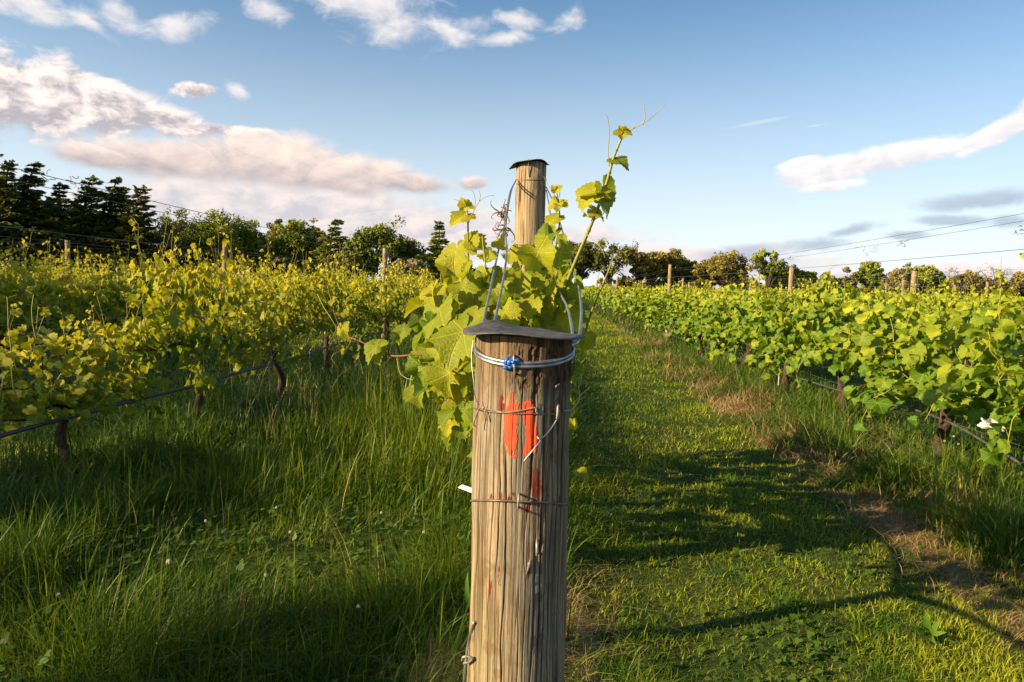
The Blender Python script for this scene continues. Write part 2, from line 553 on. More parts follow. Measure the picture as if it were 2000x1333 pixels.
def dryness(x, y):
    """Bare and straw covered soil: beside the right row, at the foot of the near post."""
    k = np.round((x - ROW0) / GAP)
    dx = np.abs(x - ROW0 - k * GAP)
    d = 0.0 * x
    wob = 0.16 * (fbm(x * 0.2 + 3, y * 1.3, 21, 3) - 0.5)
    d = np.maximum(d, np.exp(-((x - 2.0 + wob * 1.4) / 0.17) ** 2) * ss(fbm(x * 1.7, y * 0.9, 22, 3), 0.27, 0.48) * (0.62 + 0.45 * ss(y, 11.0, 7.0)) * (0.65 + 0.35 * ss(y, 3.6, 4.3)))
    d = np.maximum(d, 0.9 * np.exp(-((x - 0.08) / 0.16) ** 2 - ((y - 2.3) / 0.75) ** 2))
    d = np.maximum(d, 0.7 * np.exp(-((x + 0.35) / 0.14) ** 2 - ((y - 2.3) / 0.35) ** 2))
    d = np.maximum(d, 0.8 * np.exp(-((x + 1.25) / 0.24) ** 2 - ((y - 2.75) / 0.2) ** 2))
    d = np.maximum(d, 0.55 * np.exp(-(dx / 0.3) ** 2) * ss(fbm(x * 2.5, y * 2.5, 25, 3), 0.5, 0.7))
    for (mx, my, r) in ((2.42, 4.25, 0.24), (2.02, 7.6, 0.3)):
        d = np.maximum(d, 1.1 * np.exp(-((x - mx) ** 2 + (y - my) ** 2) / (r * r)))
    return d


build_ground()


# ------------------------------------------------------------------ grass
rg = np.random.RandomState(7)


def in_view(x, y, m=250):
    px = 1078 + 1400 * x / np.maximum(y, 0.3)
    return (px > -m) & (px < 2000 + m)


def scatter(x0, x1, rho, d0=1.9, d1=60.0, power=1.6):
    """Points in the strip x0..x1, thinning with distance; returns x, y and the width factor that makes up for it."""
    bands = [d for d in (1.9, 2.4, 3, 3.8, 4.8, 6, 8, 11, 15, 20, 28, 40, 60) if d0 < d < d1]
    bands = [d0] + bands + [d1]
    X, Y = [], []
    for a, b in zip(bands[:-1], bands[1:]):
        mid = (a + b) / 2
        n = int((x1 - x0) * (b - a) * rho * (2.3 / max(mid, 2.3)) ** power)
        x, y = rg.uniform(x0, x1, n), rg.uniform(a, b, n)
        k = in_view(x, y)
        X.append(x[k]); Y.append(y[k])
    x, y = np.concatenate(X), np.concatenate(Y)
    return x, y, (np.maximum(y, 2.3) / 2.3) ** 0.75


def blades(g, x, y, h, w, lean, tint, K=3, ang=None, z0=None):
    n = len(x)
    if n == 0:
        return
    a = rg.uniform(0, 2 * np.pi, n) if ang is None else ang
    b = a + np.pi / 2 + rg.normal(0, 0.7, n)
    base = np.stack([x, y, (gz(x, y) if z0 is None else z0) - 0.01], -1)
    D = np.stack([np.cos(a), np.sin(a), 0 * a], -1)
    S = np.stack([np.cos(b), np.sin(b), 0 * b], -1)
    up = np.array([0, 0, 1.0])
    V = []
    for k in range(K):
        t = k / (K - 1)
        drop = np.clip(lean, 0, 2.5)
        z = h * (t - 0.42 * drop * t ** 2.2 * (0.6 + 0.4 * drop))
        p = base + D * (h * lean * (0.25 * t + 0.75 * t ** 2))[:, None] + up * np.maximum(z, 0.012 * t)[:, None]
        if k == K - 1:
            V.append(p[:, None])
        else:
            ww = (w * (1 - 0.65 * t))[:, None]
            V.append(np.stack([p - S * ww, p + S * ww], 1))
    V = np.concatenate(V, 1)
    per = 2 * (K - 1) + 1
    idx = np.arange(n)[:, None] * per
    q = [np.concatenate([idx + 2 * k, idx + 2 * k + 1, idx + 2 * k + 3, idx + 2 * k + 2], 1) for k in range(K - 2)]
    tr = np.concatenate([idx + per - 3, idx + per - 2, idx + per - 1], 1)
    g.add(V.reshape(-1, 3), [np.concatenate(q), tr], np.repeat(tint, per))


def build_grass():
    # mown lane on the right
    g = Geo()
    x, y, f = scatter(0.12, 2.2, 13500)
    keep = rg.rand(len(x)) > dryness(x, y) * 0.95
    x, y, f = x[keep], y[keep], f[keep]
    tuft = fbm(x * 3, y * 3, 31)
    tall = ss(x, 0.55, 0.2) * 1.6 * ss(fbm(x * 4, y * 4, 33, 2), 0.35, 0.65)
    h = (0.016 + 0.036 * rg.rand(len(x)) ** 2 + 0.028 * ss(tuft, 0.45, 0.7)) * (1 + tall) * (0.8 + 0.2 * f)
    tint = np.clip(0.45 + 1.1 * (fbm(x * 1.1, y * 1.1, 34) - 0.5) - 0.5 * ss(fbm(x * 5, y * 5, 35, 3), 0.52, 0.66) + rg.normal(0, 0.22, len(x)), 0, 1)
    blades(g, x, y, h, 0.0017 * f * rg.uniform(0.7, 1.4, len(x)), rg.uniform(0.2, 1.5, len(x)), tint)
    # the mown lane beyond the left row
    x, y, f = scatter(-5.4, -3.3, 5200, d0=3.0)
    tint = np.clip(0.55 + 0.9 * (fbm(x * 1.1, y * 1.1, 36) - 0.5) + rg.normal(0, 0.2, len(x)), 0, 1)
    blades(g, x, y, 0.03 + 0.06 * rg.rand(len(x)), 0.002 * f, rg.uniform(0.2, 1.4, len(x)), tint)
    g.obj("mown_grass", M_GRASS_MOWN, kind="stuff", label="short mown grass of the lanes between the vine rows")

    # long grass: unmown lane at the left and under the vines
    g = Geo()
    x, y, f = scatter(-2.35, 0.12, 7600, d1=30)
    band = ss(y, 3.6, 5.0) * ss(x, -2.3, -1.4)
    clump = fbm(x * 2.2, y * 2.2, 41, 3)
    keep = (rg.rand(len(x)) > dryness(x, y) * 0.9) & (rg.rand(len(x)) < 0.55 + 1.1 * ss(clump, 0.32, 0.6) + band)
    x, y, f, band, clump = x[keep], y[keep], f[keep], band[keep], clump[keep]
    h = (0.045 + 0.14 * rg.rand(len(x)) ** 1.5) * (0.75 + 1.0 * ss(clump, 0.35, 0.7)) + band * (0.10 + 0.36 * rg.rand(len(x)))
    tint = np.clip(0.25 + 1.0 * (fbm(x * 1.3, y * 1.3, 42) - 0.45) + rg.normal(0, 0.27, len(x)) + 0.2 * band, 0, 1)
    h = h * np.where(rg.rand(len(x)) < 0.12, 1.45, 1.0)
    wind = rg.uniform(0, 2 * np.pi, len(x)) * 0.6 + 6.0 * fbm(x * 1.6, y * 1.6, 47, 2)
    blades(g, x, y, h, 0.0019 * f * (0.5 + 1.3 * rg.rand(len(x)) ** 2), np.abs(rg.normal(0.55, 0.55, len(x))) * (1 - 0.35 * band), tint, K=5, ang=wind)
    for (x0, x1, rho, hh) in ((-3.5, -2.1, 4800, 0.23), (2.12, 3.6, 5200, 0.24), (3.6, 5.2, 1800, 0.14), (-9.5, -5.2, 1400, 0.15), (-0.4, 0.25, 2500, 0.16)):
        x, y, f = scatter(x0, x1, rho, d0=(4.0 if x0 == -0.4 else 2.0), d1=40)
        clump = fbm(x * 2.6, y * 2.6, 44, 3)
        keep = (rg.rand(len(x)) > dryness(x, y) * 0.7) & (rg.rand(len(x)) < 0.3 + ss(clump, 0.35, 0.6))
        x, y, f, clump = x[keep], y[keep], f[keep], clump[keep]
        h = hh * (0.35 + 0.9 * rg.rand(len(x))) * (0.5 + 1.1 * ss(clump, 0.35, 0.7))
        tint = np.clip((0.12 if x0 == 2.12 else 0.26) + (fbm(x * 1.5, y * 1.5, 45) - 0.5) + rg.normal(0, 0.2, len(x)), 0, 1)
        blades(g, x, y, h, 0.0022 * f * rg.uniform(0.6, 1.5, len(x)), np.abs(rg.normal(0.6, 0.4, len(x))), tint, K=4)
    # leaning tussocks on the edge of the bare strip at the right
    for (cx, cy, n, hh, r) in ((2.30, 3.75, 420, 0.34, 0.16), (2.72, 3.7, 500, 0.40, 0.2), (2.25, 4.75, 380, 0.28, 0.16), (2.52, 5.0, 380, 0.33, 0.18),
                               (2.42, 6.1, 420, 0.34, 0.22), (2.3, 6.7, 360, 0.32, 0.2), (2.55, 7.4, 380, 0.36, 0.24), (2.3, 8.6, 380, 0.35, 0.25),
                               (2.75, 3.2, 380, 0.36, 0.2), (2.5, 9.8, 380, 0.36, 0.3), (2.3, 11.5, 360, 0.34, 0.35), (2.4, 13.5, 360, 0.36, 0.4), (1.98, 4.9, 260, 0.2, 0.14), (2.02, 6.0, 320, 0.26, 0.16), (1.95, 6.9, 260, 0.22, 0.16), (2.05, 8.7, 320, 0.28, 0.2), (1.98, 10.2, 320, 0.28, 0.24), (2.0, 12.4, 320, 0.3, 0.3), (2.0, 15, 320, 0.32, 0.4)):
        x, y = rg.normal(cx, r * 0.5, n), rg.normal(cy, r * 0.6, n)
        ang = np.arctan2(y - cy, x - cx) * 0.5 + rg.normal(np.pi, 0.9, n) * 0.5
        blades(g, x, y, hh * rg.uniform(0.5, 1.1, n), 0.0024 * (cy / 2.3) ** 0.5 * np.ones(n), rg.uniform(0.5, 1.3, n),
               np.clip(rg.normal(0.22, 0.2, n), 0, 1), K=5, ang=ang + np.pi * (rg.rand(n) < 0.3))
    g.obj("long_grass", M_GRASS_TALL, kind="stuff", label="long unmown grass left of the near post and under the vines")

    # straw and dead stems on the bare strips
    g = Geo()
    for (x0, x1, rho, d0, d1) in ((1.65, 2.45, 4200, 2.2, 40), (-0.25, 0.42, 2600, 1.9, 3.3), (-1.6, -0.2, 500, 2.0, 3.4), (2.6, 3.4, 500, 3, 20)):
        x, y, f = scatter(x0, x1, rho, d0=d0, d1=d1)
        keep = rg.rand(len(x)) < dryness(x, y) * 1.4 + 0.05
        x, y, f = x[keep], y[keep], f[keep]
        n = len(x)
        blades(g, x, y, rg.uniform(0.05, 0.17, n), 0.0012 * f, rg.uniform(0.9, 2.4, n), rg.rand(n), K=4)
    for (cx, cy, n, hh) in ((2.05, 5.75, 260, 0.20), (2.3, 6.1, 260, 0.3), (2.05, 6.5, 200, 0.22), (2.0, 7.4, 260, 0.27), (2.3, 7.9, 260, 0.32), (2.02, 8.3, 220, 0.26), (2.1, 9.2, 200, 0.28), (2.3, 9.9, 260, 0.32), (2.05, 10.4, 200, 0.28), (2.4, 5.2, 260, 0.22), (2.38, 4.6, 300, 0.14), (2.1, 12.5, 300, 0.34), (2.2, 15.5, 260, 0.4), (2.62, 4.2, 420, 0.12)):
        x, y = rg.normal(cx, 0.13, n), rg.normal(cy, 0.32, n)
        blades(g, x, y, hh * rg.uniform(0.4, 1.1, n), 0.0017 * (cy / 2.3) ** 0.6 * np.ones(n), rg.uniform(0.4, 1.5, n), rg.rand(n), K=4)
    x, y, f = scatter(2.05, 3.3, 1100, d0=2.8, d1=26)
    n = len(x)
    blades(g, x, y, rg.uniform(0.06, 0.24, n), 0.0015 * f, np.abs(rg.normal(0.8, 0.5, n)), rg.uniform(0, 0.8, n), K=4)
    x, y, f = scatter(0.25, 1.95, 420, d0=2.0, d1=16)             # clippings on the mown lane
    n = len(x)
    blades(g, x, y, rg.uniform(0.03, 0.09, n), 0.0010 * f, rg.uniform(1.5, 2.5, n), rg.uniform(0, 0.8, n), K=4)
    # withered stalks among the long grass
    x, y, f = scatter(-2.2, -0.1, 14, d0=2.6, d1=14, power=1.0)
    n = len(x)
    blades(g, x, y, rg.uniform(0.15, 0.5, n), 0.0013 * f, np.abs(rg.normal(0.4, 0.4, n)), rg.uniform(0.4, 1, n), K=5)
    g.obj("dry_straw", M_STRAW, kind="stuff", label="dry straw and dead stems on the bare soil strips")

    # seed heads standing above the long grass
    g = Geo()
    n = 560
    x, y = rg.uniform(-2.2, -0.15, n), rg.uniform(4.6, 10.5, n)
    keep = (fbm(x * 1.2, y * 1.2, 51, 2) > 0.42)
    x, y = x[keep], y[keep]
    for px_, d_ in ((480, 6.0), (500, 6.2), (530, 5.9), (560, 6.1), (585, 6.4), (600, 6.0), (615, 6.3), (455, 6.0), (745, 8.2), (760, 8.3), (775, 8.2), (735, 8.0), (700, 6.0), (660, 6.2)):
        p = at(px_, 700, d_)
        x, y = np.append(x, p.x), np.append(y, d_)
    for i in range(len(x)):
        tallh = rg.uniform(0.38, 0.72) if i < len(x) - 14 else rg.uniform(0.75, 0.95)
        if y[i] < 4.2 and i < len(x) - 14:
            tallh *= 0.55
        a, ln = rg.uniform(0, 6.28), rg.uniform(0.05, 0.45)
        t = np.linspace(0, 1, 7)
        P = np.stack([x[i] + np.cos(a) * ln * tallh * t ** 2, y[i] + np.sin(a) * ln * tallh * t ** 2,
                      float(gz(x[i], y[i])) + tallh * (t - 0.3 * ln * t ** 3)], -1)
        tn = rg.uniform(0.3, 0.9)
        v, f = tube(P, np.linspace(0.0018, 0.0011, 7), 3, cap=False)
        g.add(v, f, tn)
        m = 14 if rg.rand() < 0.6 else 22                     # spikelets along the top of the stem
        tt = rg.uniform(0.72, 1.0, m)
        c = np.stack([np.interp(tt, t, P[:, k]) for k in range(3)], -1)
        open_ = 0.004 if m == 14 else 0.016
        dirs = rg.normal(0, 1, (m, 3)) * [1, 1, 0.3]
        dirs /= np.linalg.norm(dirs, axis=1, keepdims=True)
        c = c + dirs * open_ * rg.rand(m, 1)
        up = P[-1] - P[-2]
        up = up / np.linalg.norm(up)
        s = np.cross(dirs, up)
        L = rg.uniform(0.010, 0.018, (m, 1))
        V = np.stack([c, c + up * L * 0.5 + s * 0.0036, c + up * L + dirs * 0.004, c + up * L * 0.5 - s * 0.0036], 1).reshape(-1, 3)
        g.add(V, np.arange(m * 4).reshape(-1, 4), np.clip(tn + 0.1, 0, 1))
    g.obj("seeding_grass", M_STRAW_GREEN, kind="stuff", label="pale grass seed heads standing above the long grass")

    # clover and small round leaves close to the ground
    g = Geo()
    zones = ((-2.2, -0.25, 900, 2.0, 4.4, 0.07), (0.3, 2.3, 1300, 1.9, 4.6, 0.022), (2.4, 4.2, 1500, 3.0, 8.0, 0.10), (-3.4, -2.2, 700, 3.0, 6.0, 0.09))
    for (x0, x1, rho, d0, d1, hz) in zones:
        x, y, f = scatter(x0, x1, rho, d0=d0, d1=d1)
        patch = fbm(x * 2.6, y * 2.6, 61, 3)
        keep = rg.rand(len(x)) < ss(patch, 0.36, 0.66) * (1 if x0 != 0.3 else 0.55 * ss(y, 3.8, 2.8) + 0.15)
        x, y = x[keep], y[keep]
        n = len(x)
        z = gz(x, y) + hz * rg.uniform(0.2, 1.3, n)
        a0 = rg.uniform(0, 2.1, n)
        r = rg.uniform(0.006, 0.011, n) * (1.0 if hz > 0.03 else 0.85)
        tilt = rg.normal(0, 0.35, (n, 2))
        tint = np.clip(rg.normal(0.4, 0.25, n), 0, 1)
        for k in range(3):
            a = a0 + k * 2.094
            c = np.stack([x + np.cos(a) * r * 0.95, y + np.sin(a) * r * 0.95], -1)
            V = []
            for q in range(6):
                b = a + q * 1.0472
                dx, dy = np.cos(b) * r, np.sin(b) * r
                V.append(np.stack([c[:, 0] + dx, c[:, 1] + dy, z + (c[:, 0] + dx - x) * tilt[:, 0] + (c[:, 1] + dy - y) * tilt[:, 1]], -1))
            g.add(np.stack(V, 1).reshape(-1, 3), np.arange(n * 6).reshape(-1, 6), np.repeat(tint, 6))
    g.obj("clover", M_CLOVER, kind="stuff", label="patches of small clover leaves low in the grass")


M_STRAW_GREEN = leaf_material("seed_head", (0.20, 0.21, 0.07), (0.50, 0.40, 0.22), 0.25, 0.6, spec=0.2, tmul=(1, 0.95, 0.7))
build_grass()


def broad_leaf(g, base, tip, width, normal, tint, n=7, cup=0.25, wavy=0.06, seed=0):
    """A long undivided leaf from base to tip."""
    base, tip, normal = (np.array(tuple(q), float) for q in (base, tip, normal))
    L = tip - base
    side = np.cross(L, normal)
    side /= np.linalg.norm(side)
    nn = np.cross(side, L)
    nn /= np.linalg.norm(nn)
    ln = np.linalg.norm(L)
    t = np.linspace(0, 1, n)
    w = width * np.sin(np.pi * np.clip(t, 0.02, 1) ** 0.75) ** 0.8 * (1 + wavy * np.sin(t * 23 + seed))
    rows = []
    for k in range(n):
        c = base + L * t[k] - nn * ln * 0.12 * (2 * t[k] - 1) ** 2
        rows.append([c - side * w[k] + nn * w[k] * cup, c - side * w[k] * 0.5 + nn * w[k] * cup * 0.3, c, c + side * w[k] * 0.5 + nn * w[k] * cup * 0.3, c + side * w[k] + nn * w[k] * cup])
    V = np.array(rows).reshape(-1, 3)
    i = np.arange(n - 1)[:, None] * 5 + np.arange(4)[None]
    g.add(V, np.stack([i, i + 1, i + 6, i + 5], -1).reshape(-1, 4), tint)


def weed(name, label, cat, leaves, group=None):
    """A broad leaved weed: base point and a list of (px, py, d, half width) leaf tips."""
    base, tips = leaves
    root = link(name, None, label=label, category=cat)
    b = at(*base)
    b.z = float(gz(b.x, b.y))
    root.location = b
    if group:
        root["group"] = group
    for i, (px, py, d, w) in enumerate(tips):
        g = Geo()
        tip = at(px, py, d) - b
        broad_leaf(g, (0, 0, 0), tip, w, Vector((-0.5, -0.8, 0.5)), 0.25 + 0.12 * (i % 3), seed=i)
        g.obj("leaf", M_WEED, root)


weed("dock_plant", "broad leaved dock plant standing in the long grass left of the near post", "weed",
     ((690, 935, 4.9), [(678, 852, 4.85, 0.040), (716, 842, 4.9, 0.030), (662, 890, 4.8, 0.025), (722, 895, 4.8, 0.026)]))
weed("dandelion", "lone toothed dandelion leaf hugging the left foot of the near post", "weed",
     ((925, 1180, 2.55), [(906, 1122, 2.5, 0.014), (915, 1150, 2.5, 0.012)]))
weed("plantain", "pale leaf rosette in the mown grass at the lower right", "weed",
     ((1815, 1222, 2.75), [(1808, 1196, 2.72, 0.014), (1835, 1212, 2.7, 0.012), (1842, 1235, 2.65, 0.012), (1800, 1240, 2.6, 0.012), (1780, 1218, 2.7, 0.010), (1822, 1250, 2.6, 0.012)]))
weed("sow_thistle", "tall weed with narrow upright leaves between the dock and the near post", "weed",
     ((795, 830, 5.6), [(798, 712, 5.6, 0.016), (785, 740, 5.6, 0.018), (812, 745, 5.6, 0.018), (788, 775, 5.6, 0.02), (806, 780, 5.55, 0.02), (776, 790, 5.5, 0.018), (816, 800, 5.5, 0.02)]))


def ball(r, n=6, m=8, sq=1.0):
    t = np.linspace(0.0, np.pi, n)
    a = np.arange(m) / m * 2 * np.pi
    V = np.stack([np.sin(t)[:, None] * np.cos(a), np.sin(t)[:, None] * np.sin(a), np.cos(t)[:, None] * sq + 0 * a], -1).reshape(-1, 3) * r
    i = np.arange(n - 1)[:, None] * m
    j = np.arange(m)[None]
    F = np.stack([i + j, i + m + j, i + m + (j + 1) % m, i + (j + 1) % m], -1).reshape(-1, 4)
    return V, F


def clover_flowers():
    proto = None
    spots = [(330, 1098, 2.75), (402, 1018, 3.2), (567, 1040, 3.05), (540, 992, 3.4), (745, 1002, 3.3), (115, 1162, 2.5), (519, 1124, 2.7),
             (1863, 853, 5.0), (1872, 868, 4.9), (1845, 862, 5.0), (828, 1040, 3.0), (700, 1185, 2.45)]
    for i, (px, py, d) in enumerate(spots):
        p = at(px, py, d)
        z0 = float(gz(p.x, p.y))
        if proto is None:
            r = rg
            gh = Geo()
            for k in range(26):
                v, f = ball(0.0028, 4, 5, 2.0)
                q = r.normal(0, 1, 3)
                q /= np.linalg.norm(q)
                q[2] = abs(q[2]) - 0.25
                gh.add(v + q * 0.0085, f)
            head = gh.mesh("clover_head", M_FLOWER)
            gs = Geo()
            v, f = tube([(0, 0, -0.10), (0.004, 0, -0.05), (0, 0, 0)], 0.0011, 4)
            gs.add(v, f, 0.2)
            stem = gs.mesh("clover_stem", M_CLOVER)
            proto = 1
        lab = ("white clover flower with browned lower petals in the dark grass at the lower left" if i == 0 else
               "small white clover flower head under the near right hand vine" if 7 <= i <= 9 else
               "small white clover flower head in the long grass left of the near post")
        root = link("clover_flower", None, label=lab, category="flower", group="white clover flowers")
        root.location = (p.x, p.y, max(p.z, z0 + 0.05))
        root.scale = (1.15,) * 3 if i == 0 else (0.7,) * 3
        link("flower_head", head, root)
        link("stem", stem, root)


clover_flowers()


# ------------------------------------------------------------------ vine leaves
def leaf_template(na, nr, seed, serr=True):
    """Five lobed vine leaf, petiole at the origin, tip at y = 1."""
    r = np.random.RandomState(seed)
    ctl = np.radians([0, 14, 28, 40, 52, 66, 80, 95, 110, 130, 150, 168, 180])
    rad = np.array([1.0, 0.92, 0.84, 0.84, 0.92, 0.87, 0.77, 0.75, 0.79, 0.72, 0.60, 0.36, 0.08])
    rad = rad * r.uniform(0.93, 1.07, len(rad))
    th = np.linspace(-np.pi, np.pi, na, endpoint=False) + np.pi / na
    R0 = np.interp(np.abs(th), ctl, rad)
    if serr:
        R0 = R0 * (1 + 0.055 * np.where(np.arange(na) % 2, 1, -1) + r.normal(0, 0.02, na))
    fr = {1: [1.0], 2: [0.55, 1.0], 3: [0.35, 0.72, 1.0]}[nr]
    V, UV = [np.zeros((1, 3))], [np.zeros((1, 2))]
    cup, fold, rip, ph, tw = r.uniform(0.05, 0.75), r.uniform(-0.1, 0.65), r.uniform(0.08, 0.20), r.uniform(0, 6), r.normal(0, 0.22)
    for f in fr:
        rr = R0 * f
        x, y = np.sin(th) * rr, np.cos(th) * rr
        z = -cup * (rr ** 2) * (0.6 + 0.4 * np.cos(th)) + fold * np.abs(x) ** 1.3 + rip * rr ** 1.5 * np.sin(3 * th + ph) + tw * x * y
        z = z - 0.05 * rr * np.cos(np.abs(th) * 5.2) * f
        V.append(np.stack([x, y, z], -1)); UV.append(np.stack([x, y], -1))
    F = [np.stack([np.zeros(na, int), 1 + (np.arange(na) + 1) % na, 1 + np.arange(na)], -1)]
    for k in range(nr - 1):
        a, b = 1 + k * na, 1 + (k + 1) * na
        i, j = np.arange(na), (np.arange(na) + 1) % na
        F.append(np.stack([a + i, a + j, b + j, b + i], -1))
    return np.concatenate(V), F, np.concatenate(UV)


T_HI = [leaf_template(44, 3, s) for s in range(8)]
T_MID = [leaf_template(22, 2, s) for s in range(8)]
T_LOW = [leaf_template(11, 1, s, False) for s in range(6)]


def norm(a):
    return a / (np.linalg.norm(a, axis=-1, keepdims=True) + 1e-9)


def put_leaves(g, temps, pos, tip, nrm, size, tint, rs, mi=0):
    n = len(pos)
    Y = norm(tip)
    Z = norm(nrm - Y * np.sum(nrm * Y, -1, keepdims=True))
    X = np.cross(Y, Z)
    which = rs.randint(0, len(temps), n)
    for k, (V, F, UV) in enumerate(temps):
        s = np.where(which == k)[0]
        if not len(s):
            continue
        W = pos[s][:, None] + size[s][:, None, None] * (V[None, :, 0:1] * X[s][:, None] * rs.uniform(0.85, 1.12, (len(s), 1, 1)) + V[None, :, 1:2] * Y[s][:, None] + V[None, :, 2:3] * Z[s][:, None] * rs.uniform(0.6, 1.7, (len(s), 1, 1)))
        off = (np.arange(len(s)) * len(V))[:, None, None]
        g.add(W.reshape(-1, 3), [(f[None] + off).reshape(-1, f.shape[1]) for f in F], np.repeat(tint[s], len(V)),
              np.tile(UV, (len(s), 1)), mi)


def shoot_path(rs, p0, p1, bend, n=9):
    t = np.linspace(0, 1, n)[:, None]
    mid = rs.normal(0, bend, 3) * [1, 1, 0.3]
    w = rs.normal(0, 0.012, (n, 3)) * t * (1 - t) * 4
    return p0 * (1 - t) + p1 * t + mid * (t * (1 - t)) * 4 + w


def curl(rs, p, d, length, turns):
    """A tendril that leaves p along d and curls up."""
    n = 22
    t = np.linspace(0, 1, n)
    d = norm(np.asarray(d, float))
    s = norm(np.cross(d, rs.normal(0, 1, 3)))
    a = turns * 2 * np.pi * t ** 2.2
    dirs = np.cos(a)[:, None] * d + np.sin(a)[:, None] * s
    step = length / n * (1 - 0.55 * t)[:, None]
    return p + np.cumsum(dirs * step, 0) + np.linspace(0, 0.012, n)[:, None] * np.cross(d, s)


def vine_parts(seed, style, detail):
    """Geometry of one trained vine round its own trunk base: trunk, cordon, stems, foliage, list of tall shoots."""
    rs = np.random.RandomState(seed)
    trunk, cordon, stems, leaves, tall = Geo(), Geo(), Geo(), Geo(), []
    right = style == 'right'
    head = 0.58 if right else 0.66
    p = [(0, rs.normal(0, 0.02), -0.05), (rs.normal(0, 0.03), rs.normal(0, 0.04), 0.2), (rs.normal(0, 0.035), rs.normal(0, 0.05), 0.4), (0, 0, head)]
    sides = {'hi': 10, 'mid': 7, 'low': 5}[detail]
    q = spline(p, 6)
    rad = np.linspace(0.036, 0.026, len(q)) * rs.uniform(0.85, 1.25, len(q))
    rad[-3:] *= 1.35
    v, f = tube(q, rad, sides)
    trunk.add(v + rs.normal(0, 0.0035, v.shape), f)
    half = 0.84
    for s in (-1, 1):
        q = spline([(0, 0, head - 0.03), (rs.normal(0, 0.02), s * 0.3 * half, head + 0.04), (rs.normal(0, 0.03), s * 0.65 * half, head + rs.normal(0.03, 0.02)), (rs.normal(0, 0.03), s * half, head + 0.03)], 5)
        v, f = tube(q, np.linspace(0.016, 0.009, len(q)), max(4, sides - 3))
        cordon.add(v + rs.normal(0, 0.002, v.shape), f)
    temps = {'hi': T_HI, 'mid': T_MID, 'low': T_LOW}[detail]
    nsh = 31 if right else 32
    P, TIP, N, S, TI = [], [], [], [], []
    for i in range(nsh):
        y0 = (i + rs.uniform(0, 1)) / nsh * 2 * half - half
        lowz = head + rs.uniform(-0.04, 0.06)
        p0 = np.array([rs.normal(0, 0.02), y0, lowz])
        kind = rs.rand()
        out = 1 if rs.rand() < 0.5 else -1
        spur_tall = False
        if right:
            if kind < 0.42:
                p1 = np.array([out * rs.uniform(0.04, 0.22), y0 + rs.normal(0, 0.12), rs.uniform(1.12, 1.34)])
            elif kind < 0.76:
                p1 = np.array([out * rs.uniform(0.22, 0.46), y0 + rs.normal(0, 0.16), rs.uniform(0.62, 1.08)])
            else:
                p1 = np.array([out * rs.uniform(0.16, 0.40), y0 + rs.normal(0, 0.15), rs.uniform(0.22, 0.55)])
        else:
            if kind < 0.50:
                p1 = np.array([out * rs.uniform(0.0, 0.16), y0 + rs.normal(0, 0.10), rs.uniform(1.12, 1.38)])
            else:
                p1 = np.array([out * rs.uniform(0.12, 0.40), y0 + rs.normal(0, 0.2), rs.uniform(0.24, 0.80)])
        if kind < (0.12 if right else 0.20):
            p1[2] = rs.uniform(1.40, 1.52) if right else rs.uniform(1.45, 1.68)
            p1[0] *= 0.5
            spur_tall = True
        path = shoot_path(rs, p0, p1, 0.05)
        if kind >= (0.66 if right else 0.50):
            path[:, 2] += np.linspace(0, 1, 9) * (1 - np.linspace(0, 1, 9)) * 0.7
        L = np.linalg.norm(p1 - p0)
        tgt = Geo() if spur_tall else stems
        v, f = tube(path, np.linspace(0.0042, 0.0016, 9) * (1.0 if detail == 'hi' else 1.25), 5 if detail == 'hi' else 3, cap=False)
        tgt.add(v, f, np.repeat(np.linspace(0.2, 0.9, 9), len(v) // 9))
        if spur_tall and detail != 'low':
            for _ in range(2):
                k = rs.randint(6, 9)
                c = curl(rs, path[k], rs.normal(0, 1, 3) * [1, 1, 0.4] + [0, 0, 0.8], rs.uniform(0.10, 0.22), rs.uniform(0.2, 1.1))
                v, f = tube(c, np.linspace(0.0014, 0.0007, len(c)), 3, cap=False)
                tgt.add(v, f, 0.95)
        if spur_tall:
            tall.append(tgt)
        # leaves up the shoot, smaller and yellower to the tip, plus laterals low down
        m = int((28 if right else 25) * max(0.6, L / 0.6) * (0.85 if detail == 'low' else 1.0))
        t = np.sort(rs.uniform(0.03, 1, m))
        c = np.stack([np.interp(t, np.linspace(0, 1, 9), path[:, k]) for k in range(3)], -1)
        a = rs.uniform(0, 2 * np.pi, m)
        spread = rs.uniform(0.03, 0.14, m) * (1.25 - 0.85 * t)
        off = np.stack([np.cos(a) * spread * 1.15, np.sin(a) * spread, rs.normal(0.0, 0.03, m)], -1)
        pos = c + off
        o = np.stack([np.cos(a), np.sin(a), 0 * a], -1)
        side = np.stack([np.where(np.abs(pos[:, 0]) > 0.03, np.sign(pos[:, 0]), np.where(rs.rand(m) < 0.5, 1, -1)), 0 * a, 0 * a], -1)
        nr = side * rs.uniform(0.2, 1.0, (m, 1)) + np.array([-0.35, -0.3, 0.65]) + rs.normal(0, 0.42, (m, 3))
        tp = o * 0.6 + np.array([0, 0, -0.85]) + rs.normal(0, 0.35, (m, 3))
        tipness = np.clip((pos[:, 2] - 1.05) / 0.4, 0, 1) if not spur_tall else np.clip((t - 0.35) / 0.6, 0, 1)
        size = (0.030 + 0.044 * rs.rand(m) ** 1.4) * (1.08 if right else 1.0) * (1 - 0.55 * tipness * t)
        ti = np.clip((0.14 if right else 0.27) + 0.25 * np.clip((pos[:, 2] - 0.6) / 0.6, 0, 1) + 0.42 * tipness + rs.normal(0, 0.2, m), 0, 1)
        if detail == 'low':
            size = size * 1.12
        if spur_tall:
            keep = rs.rand(m) > 0.5 * t
            pos, tp, nr, size, ti = pos[keep], tp[keep], nr[keep], size[keep], ti[keep]
        P.append(pos); TIP.append(tp); N.append(nr); S.append(size); TI.append(ti)
